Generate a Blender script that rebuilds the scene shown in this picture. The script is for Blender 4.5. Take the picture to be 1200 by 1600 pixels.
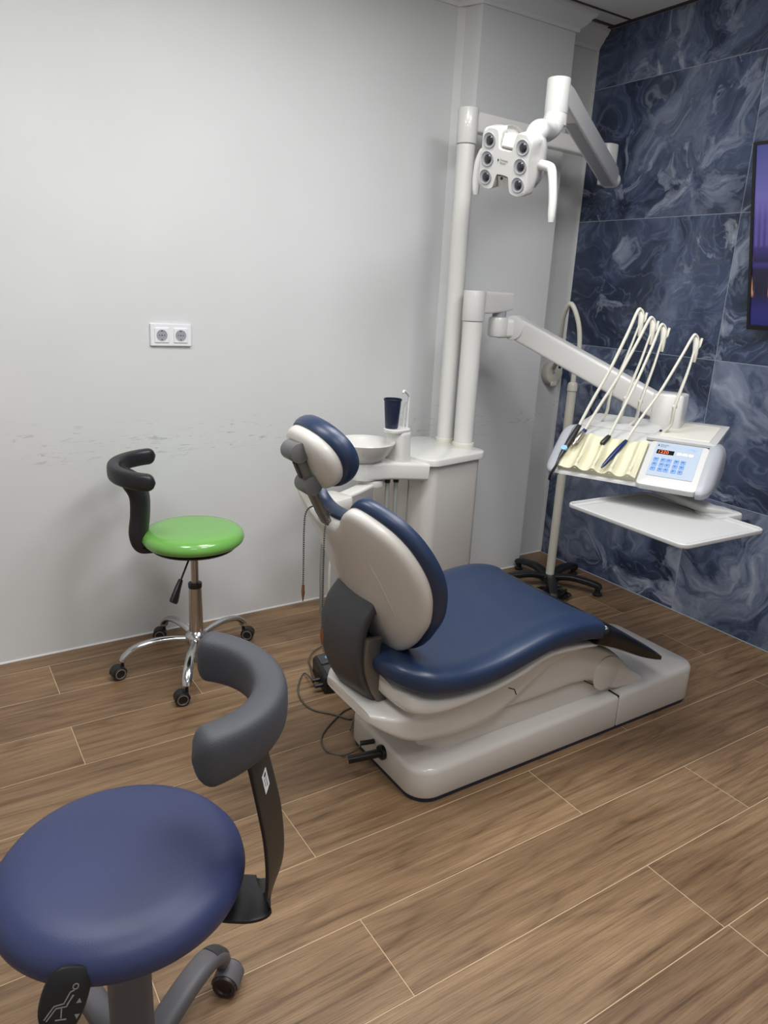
import bpy, bmesh, math, random
from mathutils import Vector, Matrix, Euler
PI = math.pi
for o in list(bpy.data.objects): bpy.data.objects.remove(o)
S = bpy.context.scene
C = S.collection

# ------------------------------------------------------------ camera
cd = bpy.data.cameras.new('camera'); cam = bpy.data.objects.new('camera', cd); C.objects.link(cam)
cd.sensor_fit = 'VERTICAL'; cd.sensor_height = 36; cd.lens = 36 * 1149 / 1600; cd.clip_start = .02
RX = Vector((0.843828, -0.117649, 0.523558)); RY = Vector((-0.534519, -0.270412, 0.800729)); RZ = Vector((0.047371, -0.955529, -0.291067))
cam.matrix_world = Matrix(((RX[0], -RX[1], -RX[2], 0), (RY[0], -RY[1], -RY[2], 0), (RZ[0], -RZ[1], -RZ[2], 1.43), (0, 0, 0, 1)))
S.camera = cam
# ------------------------------------------------------------ world and exposure
w = bpy.data.worlds.new('world'); S.world = w; w.use_nodes = True
w.node_tree.nodes['Background'].inputs[0].default_value = (.75, .8, .9, 1)
w.node_tree.nodes['Background'].inputs[1].default_value = .3
S.view_settings.view_transform = 'Standard'; S.view_settings.look = 'None'
S.view_settings.exposure = .08; S.view_settings.gamma = 1; S.view_settings.use_curve_mapping = False
# ------------------------------------------------------------ ceiling panel lights (position, watts)
PANELS = [(1.77, 1.005, 18), (1.17, 1.605, 20), (-.03, 1.605, 19), (1.17, .405, 18), (-.03, -.195, 15), (1.77, -.795, 8)]
CEIL = 2.655
for (x, y, p) in PANELS:
    ld = bpy.data.lights.new('panel_lamp', 'AREA'); ld.shape = 'SQUARE'; ld.size = .54; ld.energy = p; ld.color = (.985, .99, 1)
    lo = bpy.data.objects.new('panel_lamp', ld); C.objects.link(lo); lo.location = (x, y, CEIL - .012)

# ------------------------------------------------------------ helpers
MW = {}
def lin(c):
    if isinstance(c, (int, float)): c = (c, c, c)
    return tuple(((v / 255) / 12.92 if v / 255 <= .04045 else ((v / 255 + .055) / 1.055) ** 2.4) for v in c) + (1,)
def setp(o, label=None, cat=None, group=None, kind=None):
    if label: o['label'] = label
    if cat: o['category'] = cat
    if group: o['group'] = group
    if kind: o['kind'] = kind
    return o
def thing(name, label, cat, loc=(0, 0, 0), group=None):
    o = bpy.data.objects.new(name, None); C.objects.link(o); o.location = loc; o.empty_display_size = .05
    MW[o.name] = Matrix.Translation(loc)
    return setp(o, label, cat, group)
def obj(name, bm, mat, parent=None, M=None, smooth=True, label=None, angle=40, bevel=0, bseg=2):
    if M is not None: bm.transform(M)
    pm = MW.get(parent.name, Matrix()) if parent else Matrix()
    bm.transform(pm.inverted())
    bmesh.ops.recalc_face_normals(bm, faces=bm.faces)
    me = bpy.data.meshes.new(name); bm.to_mesh(me); bm.free()
    me.materials.append(mat)
    if smooth:
        for f in me.polygons: f.use_smooth = True
        me.set_sharp_from_angle(angle=math.radians(angle))
    o = bpy.data.objects.new(name, me); C.objects.link(o)
    if parent: o.parent = parent; MW[o.name] = pm
    else: MW[o.name] = Matrix()
    if label: o['label'] = label
    if bevel:
        b = o.modifiers.new('b', 'BEVEL'); b.width = bevel; b.segments = bseg; b.limit_method = 'ANGLE'; b.angle_limit = math.radians(35)
    return o
def struct(name, bm, mat, parent=None, **k):
    o = obj(name, bm, mat, parent, **k)
    if not parent: o['kind'] = 'structure'
    return o
def box(c, s, R=None, bm=None):
    bm = bm or bmesh.new()
    m = Matrix.Translation(c) @ (R.to_4x4() if R else Matrix()) @ Matrix.Diagonal((s[0], s[1], s[2], 1))
    bmesh.ops.create_cube(bm, size=1, matrix=m); return bm
def boxmm(a, b, bm=None):
    return box([(a[i] + b[i]) / 2 for i in range(3)], [abs(b[i] - a[i]) for i in range(3)], bm=bm)
def lathe(prof, seg=48, bm=None, M=None):
    bm = bm or bmesh.new(); rings = []
    for (r, z) in prof:
        if r < 1e-6: rings.append([bm.verts.new((0, 0, z))])
        else: rings.append([bm.verts.new((r * math.cos(2 * PI * i / seg), r * math.sin(2 * PI * i / seg), z)) for i in range(seg)])
    for a, b in zip(rings[:-1], rings[1:]):
        for i in range(seg):
            j = (i + 1) % seg
            if len(a) == 1 and len(b) == 1: continue
            if len(a) == 1: bm.faces.new((a[0], b[i], b[j]))
            elif len(b) == 1: bm.faces.new((a[i], a[j], b[0]))
            else: bm.faces.new((a[i], a[j], b[j], b[i]))
    if M is not None:
        vs = [v for r in rings for v in r]; bmesh.ops.transform(bm, matrix=M, verts=vs)
    return bm
def rings_loft(rings, bm=None, cap=True, closed=True):
    bm = bm or bmesh.new()
    vr = [[bm.verts.new(p) for p in r] for r in rings]
    n = len(vr[0])
    for a, b in zip(vr[:-1], vr[1:]):
        for i in range(n if closed else n - 1):
            j = (i + 1) % n
            bm.faces.new((a[i], a[j], b[j], b[i]))
    if cap:
        for r in (vr[0], vr[-1]):
            c = bm.verts.new(sum((v.co for v in r), Vector()) / n)
            for i in range(n): bm.faces.new((r[i], r[(i + 1) % n], c))
    return bm
def cr(pts, n=8):
    P = [Vector(p) for p in pts]; P = [P[0] * 2 - P[1]] + P + [P[-1] * 2 - P[-2]]; out = []
    for i in range(1, len(P) - 2):
        a, b, c, d = P[i - 1:i + 3]
        for k in range(n):
            t = k / n
            out.append(.5 * (2 * b + (c - a) * t + (2 * a - 5 * b + 4 * c - d) * t * t + (3 * b - a - 3 * c + d) * t ** 3))
    out.append(P[-2]); return out
def crs(vals, n=8):
    return [p[0] for p in cr([(v, 0, 0) for v in vals], n)]
def tube(path, r, seg=12, bm=None, sect=None, up=None):
    """sweep: r a number or list; sect optional list of (x,y) unit section points"""
    P = [Vector(p) for p in path]; n = len(P)
    R = r if isinstance(r, (list, tuple)) else [r] * n
    sec = sect or [(math.cos(2 * PI * i / seg), math.sin(2 * PI * i / seg)) for i in range(seg)]
    T = [(P[min(i + 1, n - 1)] - P[max(i - 1, 0)]).normalized() for i in range(n)]
    if up is None:
        u = Vector((0, 0, 1)) if abs(T[0].z) < .9 else Vector((1, 0, 0))
    else: u = Vector(up)
    rings = []
    for i in range(n):
        if up is not None: u = Vector(up)
        u = (u - T[i] * u.dot(T[i])).normalized(); v = T[i].cross(u)
        rr = R[i] if isinstance(R[i], (tuple, list)) else (R[i], R[i])
        rings.append([P[i] + u * (y * rr[1]) + v * (x * rr[0]) for x, y in sec])
    return rings_loft(rings, bm)
def cyl(a, b, r, seg=24, bm=None, r2=None, bev=0):
    a = Vector(a); b = Vector(b); d = (b - a); L = d.length; r2 = r if r2 is None else r2
    M = Matrix.Translation(a) @ d.to_track_quat('Z', 'Y').to_matrix().to_4x4()
    if bev: pr = [(0, 0), (r - bev, 0), (r - bev * .3, bev * .3), (r, bev), (r2, L - bev), (r2 - bev * .3, L - bev * .3), (r2 - bev, L), (0, L)]
    else: pr = [(0, 0), (r, 0), (r2, L), (0, L)]
    return lathe(pr, seg, bm, M)
def rsec(p=4, n=32):
    """superellipse section"""
    out = []
    for i in range(n):
        a = 2 * PI * i / n; c, s = math.cos(a), math.sin(a)
        out.append((math.copysign(abs(c) ** (2 / p), c), math.copysign(abs(s) ** (2 / p), s)))
    return out
def rr_pts(hx, hy, r, k=6):
    out = []
    for cx, cy, a0 in ((hx - r, hy - r, 0), (-hx + r, hy - r, 90), (-hx + r, -hy + r, 180), (hx - r, -hy + r, 270)):
        for i in range(k + 1):
            a = math.radians(a0 + 90 * i / k); out.append((cx + r * math.cos(a), cy + r * math.sin(a)))
    return out
def slab(hx, hy, r, prof, c=(0, 0, 0), R=None, k=6, bm=None):
    """rounded rectangle plate; prof = [(inset, z)...]"""
    rings = []
    for ins, z in prof:
        rings.append([Vector((x, y, z)) for x, y in rr_pts(hx - ins, hy - ins, max(r - ins, .0005), k)])
    M = Matrix.Translation(c) @ (R.to_4x4() if R else Matrix())
    rings = [[M @ p for p in q] for q in rings]
    return rings_loft(rings, bm)
def rbox(c, s, r=.005, R=None, rv=None, bm=None):
    """box with rounded vertical corners rv and rounded top/bottom r"""
    h = s[2] / 2; rv = rv or r * 1.5
    return slab(s[0] / 2, s[1] / 2, rv, [(r, -h), (r * .3, -h + r * .3), (0, -h + r), (0, h - r), (r * .3, h - r * .3), (r, h)], c, R, bm=bm)
def loftx(secs, n=40, p=5, bm=None):
    """secs: (x, yc, halfwidth, zbottom, ztop) -> superellipse tube along x with pinched ends"""
    rings = []
    for (x, yc, hw, zb, zt) in secs:
        zc = (zb + zt) / 2; hh = (zt - zb) / 2
        rings.append([Vector((x, yc + hw * a, zc + hh * b)) for a, b in rsec(p, n)])
    return rings_loft(rings, bm)

def sec_interp(S_, n=6):
    return [tuple(p) for p in zip(*[crs([s[k] for s in S_], n) for k in range(5)])]

# ------------------------------------------------------------ materials
def mat(name, col, rough=.5, metal=0, bump=0, bscale=200, coat=0, var=0, vscale=3, spec=.5):
    m = bpy.data.materials.new(name); m.use_nodes = True; nt = m.node_tree; b = nt.nodes['Principled BSDF']
    b.inputs['Base Color'].default_value = lin(col); b.inputs['Roughness'].default_value = rough
    b.inputs['Metallic'].default_value = metal; b.inputs['Coat Weight'].default_value = coat
    b.inputs['Specular IOR Level'].default_value = spec
    tc = nt.nodes.new('ShaderNodeTexCoord')
    if bump:
        n = nt.nodes.new('ShaderNodeTexNoise'); n.inputs['Scale'].default_value = bscale; n.inputs['Detail'].default_value = 4
        bp = nt.nodes.new('ShaderNodeBump'); bp.inputs['Strength'].default_value = bump; bp.inputs['Distance'].default_value = .002
        nt.links.new(tc.outputs['Object'], n.inputs['Vector']); nt.links.new(n.outputs['Fac'], bp.inputs['Height']); nt.links.new(bp.outputs['Normal'], b.inputs['Normal'])
    n = nt.nodes.new('ShaderNodeTexNoise'); n.inputs['Scale'].default_value = vscale; n.inputs['Detail'].default_value = 5
    mx = nt.nodes.new('ShaderNodeMix'); mx.data_type = 'RGBA'
    v = var or .03
    a = lin(col); mx.inputs[6].default_value = tuple(c * (1 - v) for c in a[:3]) + (1,); mx.inputs[7].default_value = tuple(min(1, c * (1 + v)) for c in a[:3]) + (1,)
    nt.links.new(tc.outputs['Object'], n.inputs['Vector']); nt.links.new(n.outputs['Fac'], mx.inputs[0]); nt.links.new(mx.outputs[2], b.inputs['Base Color'])
    return m
class NT:
    def __init__(s, m): s.nt = m.node_tree
    def n(s, t, **k):
        nd = s.nt.nodes.new(t)
        for a, v in k.items():
            if a.startswith('i_'):
                key = a[2:].replace('_', ' '); nd.inputs[int(key) if key.isdigit() else key].default_value = v
            else: setattr(nd, a, v)
        return nd
    def l(s, a, b): s.nt.links.new(a, b)
    def ramp(s, fac, stops, interp='LINEAR'):
        r = s.n('ShaderNodeValToRGB'); e = r.color_ramp.elements; r.color_ramp.interpolation = interp
        while len(e) > 1: e.remove(e[0])
        e[0].position = stops[0][0]; e[0].color = lin(stops[0][1])
        for p, c in stops[1:]: q = e.new(p); q.color = lin(c)
        s.l(fac, r.inputs[0]); return r.outputs[0]
    def math(s, op, a, b=None, c=None):
        m = s.n('ShaderNodeMath', operation=op)
        for i, v in enumerate((a, b, c)):
            if v is None: continue
            if isinstance(v, (int, float)): m.inputs[i].default_value = v
            else: s.l(v, m.inputs[i])
        return m.outputs[0]
    def mix(s, fac, a, b, mode='MIX'):
        m = s.n('ShaderNodeMix', data_type='RGBA', blend_type=mode)
        for i, v in ((0, fac), (6, a), (7, b)):
            if isinstance(v, (int, float)): m.inputs[i].default_value = v if i == 0 else (v, v, v, 1)
            elif isinstance(v, tuple): m.inputs[i].default_value = v
            else: s.l(v, m.inputs[i])
        return m.outputs[2]
    def noise(s, vec, scale, detail=4, dist=0, rough=.5):
        n = s.n('ShaderNodeTexNoise', i_Scale=scale, i_Detail=detail, i_Distortion=dist, i_Roughness=rough)
        if vec is not None: s.l(vec, n.inputs['Vector'])
        return n
    def mapv(s, vec, sc=(1, 1, 1), loc=(0, 0, 0)):
        m = s.n('ShaderNodeMapping'); m.inputs['Scale'].default_value = sc; m.inputs['Location'].default_value = loc; s.l(vec, m.inputs['Vector']); return m.outputs[0]
    def vadd(s, a, b, scale=None):
        if scale is not None:
            v = s.n('ShaderNodeVectorMath', operation='SCALE'); s.l(b, v.inputs[0]); v.inputs['Scale'].default_value = scale; b = v.outputs[0]
        v = s.n('ShaderNodeVectorMath', operation='ADD'); s.l(a, v.inputs[0]); s.l(b, v.inputs[1]); return v.outputs[0]

def wood_mat():
    m = bpy.data.materials.new('oak_look_plank'); m.use_nodes = True; t = NT(m); b = m.node_tree.nodes['Principled BSDF']
    tc = t.n('ShaderNodeTexCoord'); oi = t.n('ShaderNodeObjectInfo')
    off = t.n('ShaderNodeCombineXYZ'); r1 = t.math('MULTIPLY', oi.outputs['Random'], 37.3); r2 = t.math('MULTIPLY', oi.outputs['Random'], 91.7)
    t.l(r1, off.inputs[0]); t.l(r2, off.inputs[1])
    P = t.vadd(tc.outputs['Object'], off.outputs[0])
    # slow warp, growth rings as level lines of a stretched noise field
    fld = t.noise(t.mapv(P, (.55, 4.4, 1)), 1.0, 2, .12, .4)
    rings = t.math('FRACT', t.math('MULTIPLY', fld.outputs['Fac'], 13))
    tri = t.math('ABSOLUTE', t.math('SUBTRACT', t.math('MULTIPLY', rings, 2), 1))
    ringc = t.ramp(tri, [(0, (98, 74, 51)), (.22, (136, 108, 78)), (1, (156, 128, 96))])
    streak = t.noise(t.mapv(P, (1.0, 30, 1)), 1.6, 5, .25, .62)
    sc = t.ramp(streak.outputs['Fac'], [(.30, (92, 69, 48)), (.44, (136, 109, 80)), (.58, (156, 128, 97)), (.75, (178, 151, 118))])
    c = t.mix(.42, sc, ringc)
    fib = t.noise(t.mapv(P, (6, 230, 1)), 1.5, 3, 0, .6)
    fc = t.ramp(fib.outputs['Fac'], [(.3, 182), (.55, 255)])
    c = t.mix(.8, c, fc, 'MULTIPLY')
    patch = t.noise(t.mapv(P, (1.2, 3, 1)), 1.2, 2)
    c = t.mix(.75, c, t.ramp(patch.outputs['Fac'], [(.30, (200, 193, 186)), (.6, 255)]), 'MULTIPLY')
    pb = t.ramp(oi.outputs['Random'], [(0, (228, 224, 222)), (.5, (248, 246, 244)), (1, (255, 253, 250))])
    c = t.mix(1, c, pb, 'MULTIPLY')
    t.l(c, b.inputs['Base Color']); b.inputs['Roughness'].default_value = .42
    rr = t.n('ShaderNodeMapRange'); rr.inputs['To Min'].default_value = .36; rr.inputs['To Max'].default_value = .52; t.l(streak.outputs['Fac'], rr.inputs[0]); t.l(rr.outputs[0], b.inputs['Roughness'])
    bp = t.n('ShaderNodeBump'); bp.inputs['Strength'].default_value = .22; bp.inputs['Distance'].default_value = .0015
    t.l(fib.outputs['Fac'], bp.inputs['Height']); t.l(bp.outputs['Normal'], b.inputs['Normal'])
    return m

def marble_mat():
    m = bpy.data.materials.new('blue_swirl_tile'); m.use_nodes = True; t = NT(m); b = m.node_tree.nodes['Principled BSDF']
    tc = t.n('ShaderNodeTexCoord'); oi = t.n('ShaderNodeObjectInfo')
    off = t.n('ShaderNodeCombineXYZ'); t.l(t.math('MULTIPLY', oi.outputs['Random'], 61.), off.inputs[0]); t.l(t.math('MULTIPLY', oi.outputs['Random'], 23.), off.inputs[2])
    P = t.vadd(tc.outputs['Object'], off.outputs[0])
    def cen(n):   # centred colour of a noise as a vector
        v = t.n('ShaderNodeVectorMath', operation='SUBTRACT'); t.l(n.outputs['Color'], v.inputs[0]); v.inputs[1].default_value = (.5, .5, .5); return v.outputs[0]
    w1 = t.vadd(P, cen(t.noise(P, 1.3, 3)), 1.3)
    w2 = t.vadd(w1, cen(t.noise(w1, 3.2, 4)), .35)
    flow = t.noise(w2, 2.0, 8, .9, .58)
    base = t.ramp(flow.outputs['Fac'], [(.27, (26, 32, 48)), (.42, (42, 52, 74)), (.5, (60, 72, 98)), (.58, (80, 92, 118)), (.72, (112, 124, 146))])
    # thin swirling lines: level lines of the warped field
    f2 = t.noise(w2, 1.5, 4, 1.4, .5)
    lines = t.math('ABSOLUTE', t.math('SUBTRACT', t.math('FRACT', t.math('MULTIPLY', f2.outputs['Fac'], 12)), .5))
    lc = t.ramp(lines, [(0, 255), (.06, 170), (.16, 40), (.5, 0)])
    base = t.mix(t.math('MULTIPLY', lc, .30), base, lin((128, 142, 168)))
    dk = t.ramp(lines, [(.4, 0), (.5, 255)])
    base = t.mix(t.math('MULTIPLY', dk, .28), base, lin((20, 26, 42)))
    # pale flowing clouds with crisp borders, found in patches
    big = t.noise(t.mapv(P, (1, 1, 1), (3, 7, 1)), .95, 2)
    cl = t.noise(w2, 2.7, 9, 1.3, .62)
    s_ = t.math('ADD', t.math('MULTIPLY', big.outputs['Fac'], .9), cl.outputs['Fac'])
    edge = t.ramp(s_, [(.0, 0), (.985, 0), (1.0, 255)], 'LINEAR')
    # ramp positions cannot exceed 1: rescale first
    s2 = t.math('MULTIPLY', s_, .6)
    edge = t.ramp(s2, [(.560, 0), (.574, 200), (.62, 255)])
    pale = t.ramp(cl.outputs['Fac'], [(.4, (92, 104, 128)), (.55, (136, 146, 166)), (.66, (176, 184, 198)), (.8, (206, 212, 222))])
    c = t.mix(t.math('MULTIPLY', edge, .72), base, pale)
    warm = t.ramp(t.noise(w2, 3.1, 6, 1.5).outputs['Fac'], [(.60, 0), (.64, 255), (.70, 0)])
    c = t.mix(t.math('MULTIPLY', warm, .30), c, lin((92, 92, 96)))
    t.l(c, b.inputs['Base Color']); b.inputs['Roughness'].default_value = .38
    return m

def wall_mat():
    m = bpy.data.materials.new('white_wall_paint'); m.use_nodes = True; t = NT(m); b = m.node_tree.nodes['Principled BSDF']
    g = t.n('ShaderNodeNewGeometry'); P = g.outputs['Position']
    n = t.noise(P, 1.4, 4)
    c = t.ramp(n.outputs['Fac'], [(.3, (205, 206, 205)), (.7, (212, 213, 212))])
    sx = t.n('ShaderNodeSeparateXYZ'); t.l(P, sx.inputs[0])
    # scuff marks rubbed on by chair backs: a band at about 0.8 m plus a few low ones
    sc = t.noise(t.mapv(P, (9, 9, 60)), 1.0, 5, 1.2, .7)
    band = t.ramp(sx.outputs[2], [(.0, 110), (.12, 60), (.3, 40), (.72, 30), (.80, 255), (.86, 200), (.93, 20), (1, 0)])
    th = t.ramp(sc.outputs['Fac'], [(.585, 0), (.63, 255)])
    gate = t.ramp(t.noise(P, 2.3, 2).outputs['Fac'], [(.40, 0), (.52, 255)])
    f = t.math('MULTIPLY', t.math('MULTIPLY', band, th), gate)
    c = t.mix(t.math('MULTIPLY', f, .5), c, lin((120, 122, 124)))
    t.l(c, b.inputs['Base Color']); b.inputs['Roughness'].default_value = .55
    bp = t.n('ShaderNodeBump'); bp.inputs['Strength'].default_value = .25; bp.inputs['Distance'].default_value = .004
    n2 = t.noise(P, 7, 4); t.l(n2.outputs['Fac'], bp.inputs['Height']); t.l(bp.outputs['Normal'], b.inputs['Normal'])
    return m

M_wood = wood_mat(); M_marble = marble_mat(); M_wall = wall_mat()
M_grout = mat('floor_grout', (188, 164, 132), .8, var=.08)
M_tgrout = mat('tile_grout', (150, 158, 170), .8, var=.06)
M_ceil = mat('ceiling_board', (212, 213, 213), .8, bump=.1, bscale=60)
M_tbar = mat('brown_ceiling_profile', (62, 48, 42), .5)
M_crown = mat('crown_plaster', (214, 215, 215), .6)
M_cream = mat('white_enamel', (212, 211, 206), .28, coat=.3)
M_chair = mat('chair_shell_white', (208, 204, 197), .3, coat=.25)
M_white = mat('arm_white_enamel', (212, 211, 207), .3, coat=.3)
M_ivory = mat('ivory_silicone', (200, 196, 168), .55)
M_mat = mat('off_white_mat', (196, 194, 184), .6)
M_panelw = mat('console_white', (184, 184, 182), .35)
M_capg = mat('grey_cap_plastic', (152, 155, 160), .4)
M_beige = mat('beige_pole', (205, 202, 188), .4)
M_hose = mat('pale_hose', (205, 203, 190), .5)
M_ghose = mat('grey_suction_hose', (140, 142, 136), .55)
M_navy = mat('navy_leatherette', (32, 48, 76), .36, bump=.06, bscale=500)
M_navy2 = mat('blue_violet_leatherette', (45, 53, 90), .46, bump=.15, bscale=520)
M_green = mat('green_vinyl', (112, 172, 82), .22, coat=.3)
M_black = mat('black_plastic', (22, 22, 24), .42)
M_bleath = mat('black_moulded_foam', (26, 26, 30), .42, bump=.1, bscale=500)
M_gfoam = mat('charcoal_foam', (60, 62, 67), .55, bump=.35, bscale=700, var=.06)
M_dgrey = mat('dark_grey_plastic', (58, 58, 61), .45)
M_grey = mat('hinge_grey_metal', (112, 112, 112), .38, metal=.35)
M_bar = mat('brushed_bar_metal', (112, 106, 99), .34, metal=.6)
M_gplast = mat('warm_grey_base_plastic', (92, 90, 93), .5, bump=.15, bscale=600)
M_brown = mat('castor_tread_brown', (50, 40, 42), .45)
M_chrome = mat('chrome', (200, 200, 200), .16, metal=1)
M_steel = mat('satin_steel', (190, 182, 174), .30, metal=1)
M_wheel = mat('black_rubber', (20, 20, 22), .5)
M_ring = mat('tan_wheel_ring', (120, 105, 90), .5)
M_gloss = mat('gloss_black', (8, 8, 10), .2)
M_bluelab = mat('light_blue_label', (130, 175, 215), .4)
M_navyh = mat('navy_handpiece', (24, 36, 84), .3)
M_bead = mat('bead_chain_metal', (88, 86, 82), .4, metal=.5)
M_copper = mat('copper_clip', (150, 105, 78), .35, metal=.7)
M_cable = mat('olive_grey_cable', (78, 76, 66), .55)
M_lens = mat('dark_lens', (38, 38, 42), .15, coat=.5)
M_membr = mat('keypad_membrane', (158, 170, 186), .35)
M_key = mat('pale_blue_key', (96, 138, 192), .4)
M_ink = mat('dark_ink', (40, 40, 45), .5)
M_blueink = mat('light_blue_ink', (130, 175, 220), .5)
M_label = mat('white_sticker', (215, 215, 215), .5)
M_socket = mat('socket_white', (226, 226, 228), .35)
M_hole = mat('socket_hole', (60, 60, 62), .6)
M_shadowgap = mat('dark_gap', (30, 30, 32), .6)
M_glassg = mat('green_tint_plastic', (120, 190, 110), .3)
M_line = mat('pictogram_grey', (120, 118, 116), .6)
M_lever = mat('lever_black', (14, 14, 15), .4)
M_cup = mat('navy_plastic_cup', (26, 36, 60), .4)
def emis(name, col, st):
    m = bpy.data.materials.new(name); m.use_nodes = True; b = m.node_tree.nodes['Principled BSDF']
    b.inputs['Base Color'].default_value = lin((20, 20, 20)); b.inputs['Emission Color'].default_value = lin(col); b.inputs['Emission Strength'].default_value = st
    return m
M_led = emis('orange_led_digits', (255, 110, 50), 1.6)
M_diff = emis('lit_ceiling_diffuser', (255, 250, 240), 1.6)

def text(s, size, mat_, parent, M, name='lettering', label=None, align='LEFT'):
    cu = bpy.data.curves.new('t', 'FONT'); cu.body = s; cu.size = size; cu.extrude = size * .01; cu.align_x = align; cu.resolution_u = 3
    o = bpy.data.objects.new('t', cu); C.objects.link(o)
    bpy.context.view_layer.update()
    me = bpy.data.meshes.new_from_object(o); bpy.data.objects.remove(o)
    bm = bmesh.new(); bm.from_mesh(me)
    return obj(name, bm, mat_, parent, M=M, smooth=False, label=label)
def frame(o, x, y, z=None):
    x = Vector(x).normalized(); y = Vector(y).normalized(); z = x.cross(y).normalized(); y = z.cross(x)
    return Matrix(((x[0], y[0], z[0], o[0]), (x[1], y[1], z[1], o[1]), (x[2], y[2], z[2], o[2]), (0, 0, 0, 1)))

# ============================================================ ROOM
XR = 3.0; XL = -1.5; YF = -1.6; random.seed(4)
fl = struct('floor', boxmm((XL - .1, YF - .1, -.12), (XR + .1, 3.05, -.0008)), M_grout, smooth=False)
PW = .2275; PL = 1.215; Y0 = 1.3905
offs = {-1: .75, 0: .75, 1: .30, 2: .755, 3: .315, 4: .76, 5: .32, 6: .76}
def yback(x): return 2.848 + .0131 * x
meshes = {}
def plank(x0, x1, y0, y1):
    x0 = max(x0, XL); x1 = min(x1, XR - .001); g = .0012
    if x1 - x0 < .03 or y1 - y0 < .02: return
    k = (round(x1 - x0, 3), round(y1 - y0, 3))
    if k not in meshes:
        hx = (x1 - x0) / 2 - g; hy = (y1 - y0) / 2 - g
        bm = bmesh.new(); e = .0007
        rings = [[Vector((a * hx, b * hy, -.008)) for a, b in ((-1, -1), (1, -1), (1, 1), (-1, 1))],
                 [Vector((a * hx, b * hy, -e)) for a, b in ((-1, -1), (1, -1), (1, 1), (-1, 1))],
                 [Vector((a * (hx - e), b * (hy - e), 0)) for a, b in ((-1, -1), (1, -1), (1, 1), (-1, 1))]]
        vr = [[bm.verts.new(p) for p in r] for r in rings]
        for a, b in zip(vr[:-1], vr[1:]):
            for i in range(4): bm.faces.new((a[i], a[(i + 1) % 4], b[(i + 1) % 4], b[i]))
        bm.faces.new(vr[-1]); bmesh.ops.recalc_face_normals(bm, faces=bm.faces)
        me = bpy.data.meshes.new('plank'); bm.to_mesh(me); bm.free(); me.materials.append(M_wood); meshes[k] = me
    o = bpy.data.objects.new('plank', meshes[k]); C.objects.link(o); o.parent = fl
    o.location = ((x0 + x1) / 2, (y0 + y1) / 2, 0)
r0 = -13
for r in range(r0, 7):
    y0 = Y0 + r * PW; y1 = y0 + PW
    if r == 6: y1 = 2.9
    off = {-3: 1.50 - PL, -2: .75, -1: 1.50 - PL}.get(r)
    if off is None:
        off = {0: .75, 1: 1.515 - PL, 2: .757, 3: .315, 4: .76, 5: .32, 6: .76}.get(r, (.30, .755)[r % 2])
    if r == -1: off = 1.50 - PL
    if r == -2: off = .75
    x = off - 3 * PL
    while x < XR:
        xe = x + PL; yy1 = y1
        if r == 6 and x > 2.1: yy1 = 2.9
        plank(x, xe, y0, yy1); x = xe

# walls
bm = bmesh.new()
def prism(pts, z0, z1, bm=None):
    bm = bm or bmesh.new()
    a = [bm.verts.new((x, y, z0)) for x, y in pts]; b = [bm.verts.new((x, y, z1)) for x, y in pts]
    n = len(pts)
    for i in range(n): bm.faces.new((a[i], a[(i + 1) % n], b[(i + 1) % n], b[i]))
    bm.faces.new(a); bm.faces.new(b); return bm
struct('wall_back', prism([(XL, yback(XL)), (2.17, yback(2.17)), (2.17, 2.902), (XR + .1, 2.902), (XR + .1, 3.05), (XL, 3.05)], -.01, 2.75), M_wall, smooth=False)
struct('wall_column', prism([(2.10, 2.95), (2.125, 2.874), (2.15, 2.85), (2.172, 2.79), (2.18, 2.775), (2.718, 2.775), (2.722, 2.779), (2.722, 2.95)], -.005, 2.66), M_wall, smooth=False)['kind'] = 'structure'
struct('wall_left', boxmm((XL - .1, YF, -.01), (XL, 3.0, 2.75)), M_wall, smooth=False)
struct('wall_front', boxmm((XL - .1, YF - .1, -.01), (XR + .1, YF, 2.75)), M_wall, smooth=False)
wr = struct('wall_right', boxmm((XR + .0012, YF - .05, -.01), (XR + .12, 2.902, 2.75)), M_tgrout, smooth=False)
# tile cladding
zs = [.0, .585, 1.195, 1.80, 2.402, 2.652]; ys = [2.898, 1.992, .792, -.408, YF]
tid = 0
for i in range(5):
    for j in range(4):
        hy = (ys[j] - ys[j + 1]) / 2 - .0015; hz = (zs[i + 1] - zs[i]) / 2 - .0015
        bm = box((0, 0, 0), (.010, 2 * hy, 2 * hz))
        o = obj('tile', bm, M_marble, None, smooth=False, bevel=.0006, bseg=1); o.parent = wr
        o.location = (XR + .005, (ys[j] + ys[j + 1]) / 2, (zs[i] + zs[i + 1]) / 2)
# painted edge bead between tiles and recess wall
struct('trim_1', boxmm((XR - .006, 2.890, 0), (XR + .006, 2.904, 2.6)), M_wall, bevel=.002)
# light caulk bead along the floor
bm = bmesh.new()
for (a, b) in (((XL, yback(XL)), (2.125, yback(2.125))), ((2.18, 2.775), (2.72, 2.775)), ((2.722, 2.902), (2.995, 2.902)), ((2.722, 2.775), (2.722, 2.9))):
    tube([(a[0], a[1] - .001, .001), (b[0], b[1] - .001, .001)], .005, 8, bm)
struct('baseboard_back', bm, M_label)
bm = tube([(XR, 2.9, .001), (XR, YF, .001)], .0028, 8)
struct('baseboard_right', bm, M_tgrout)
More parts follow.
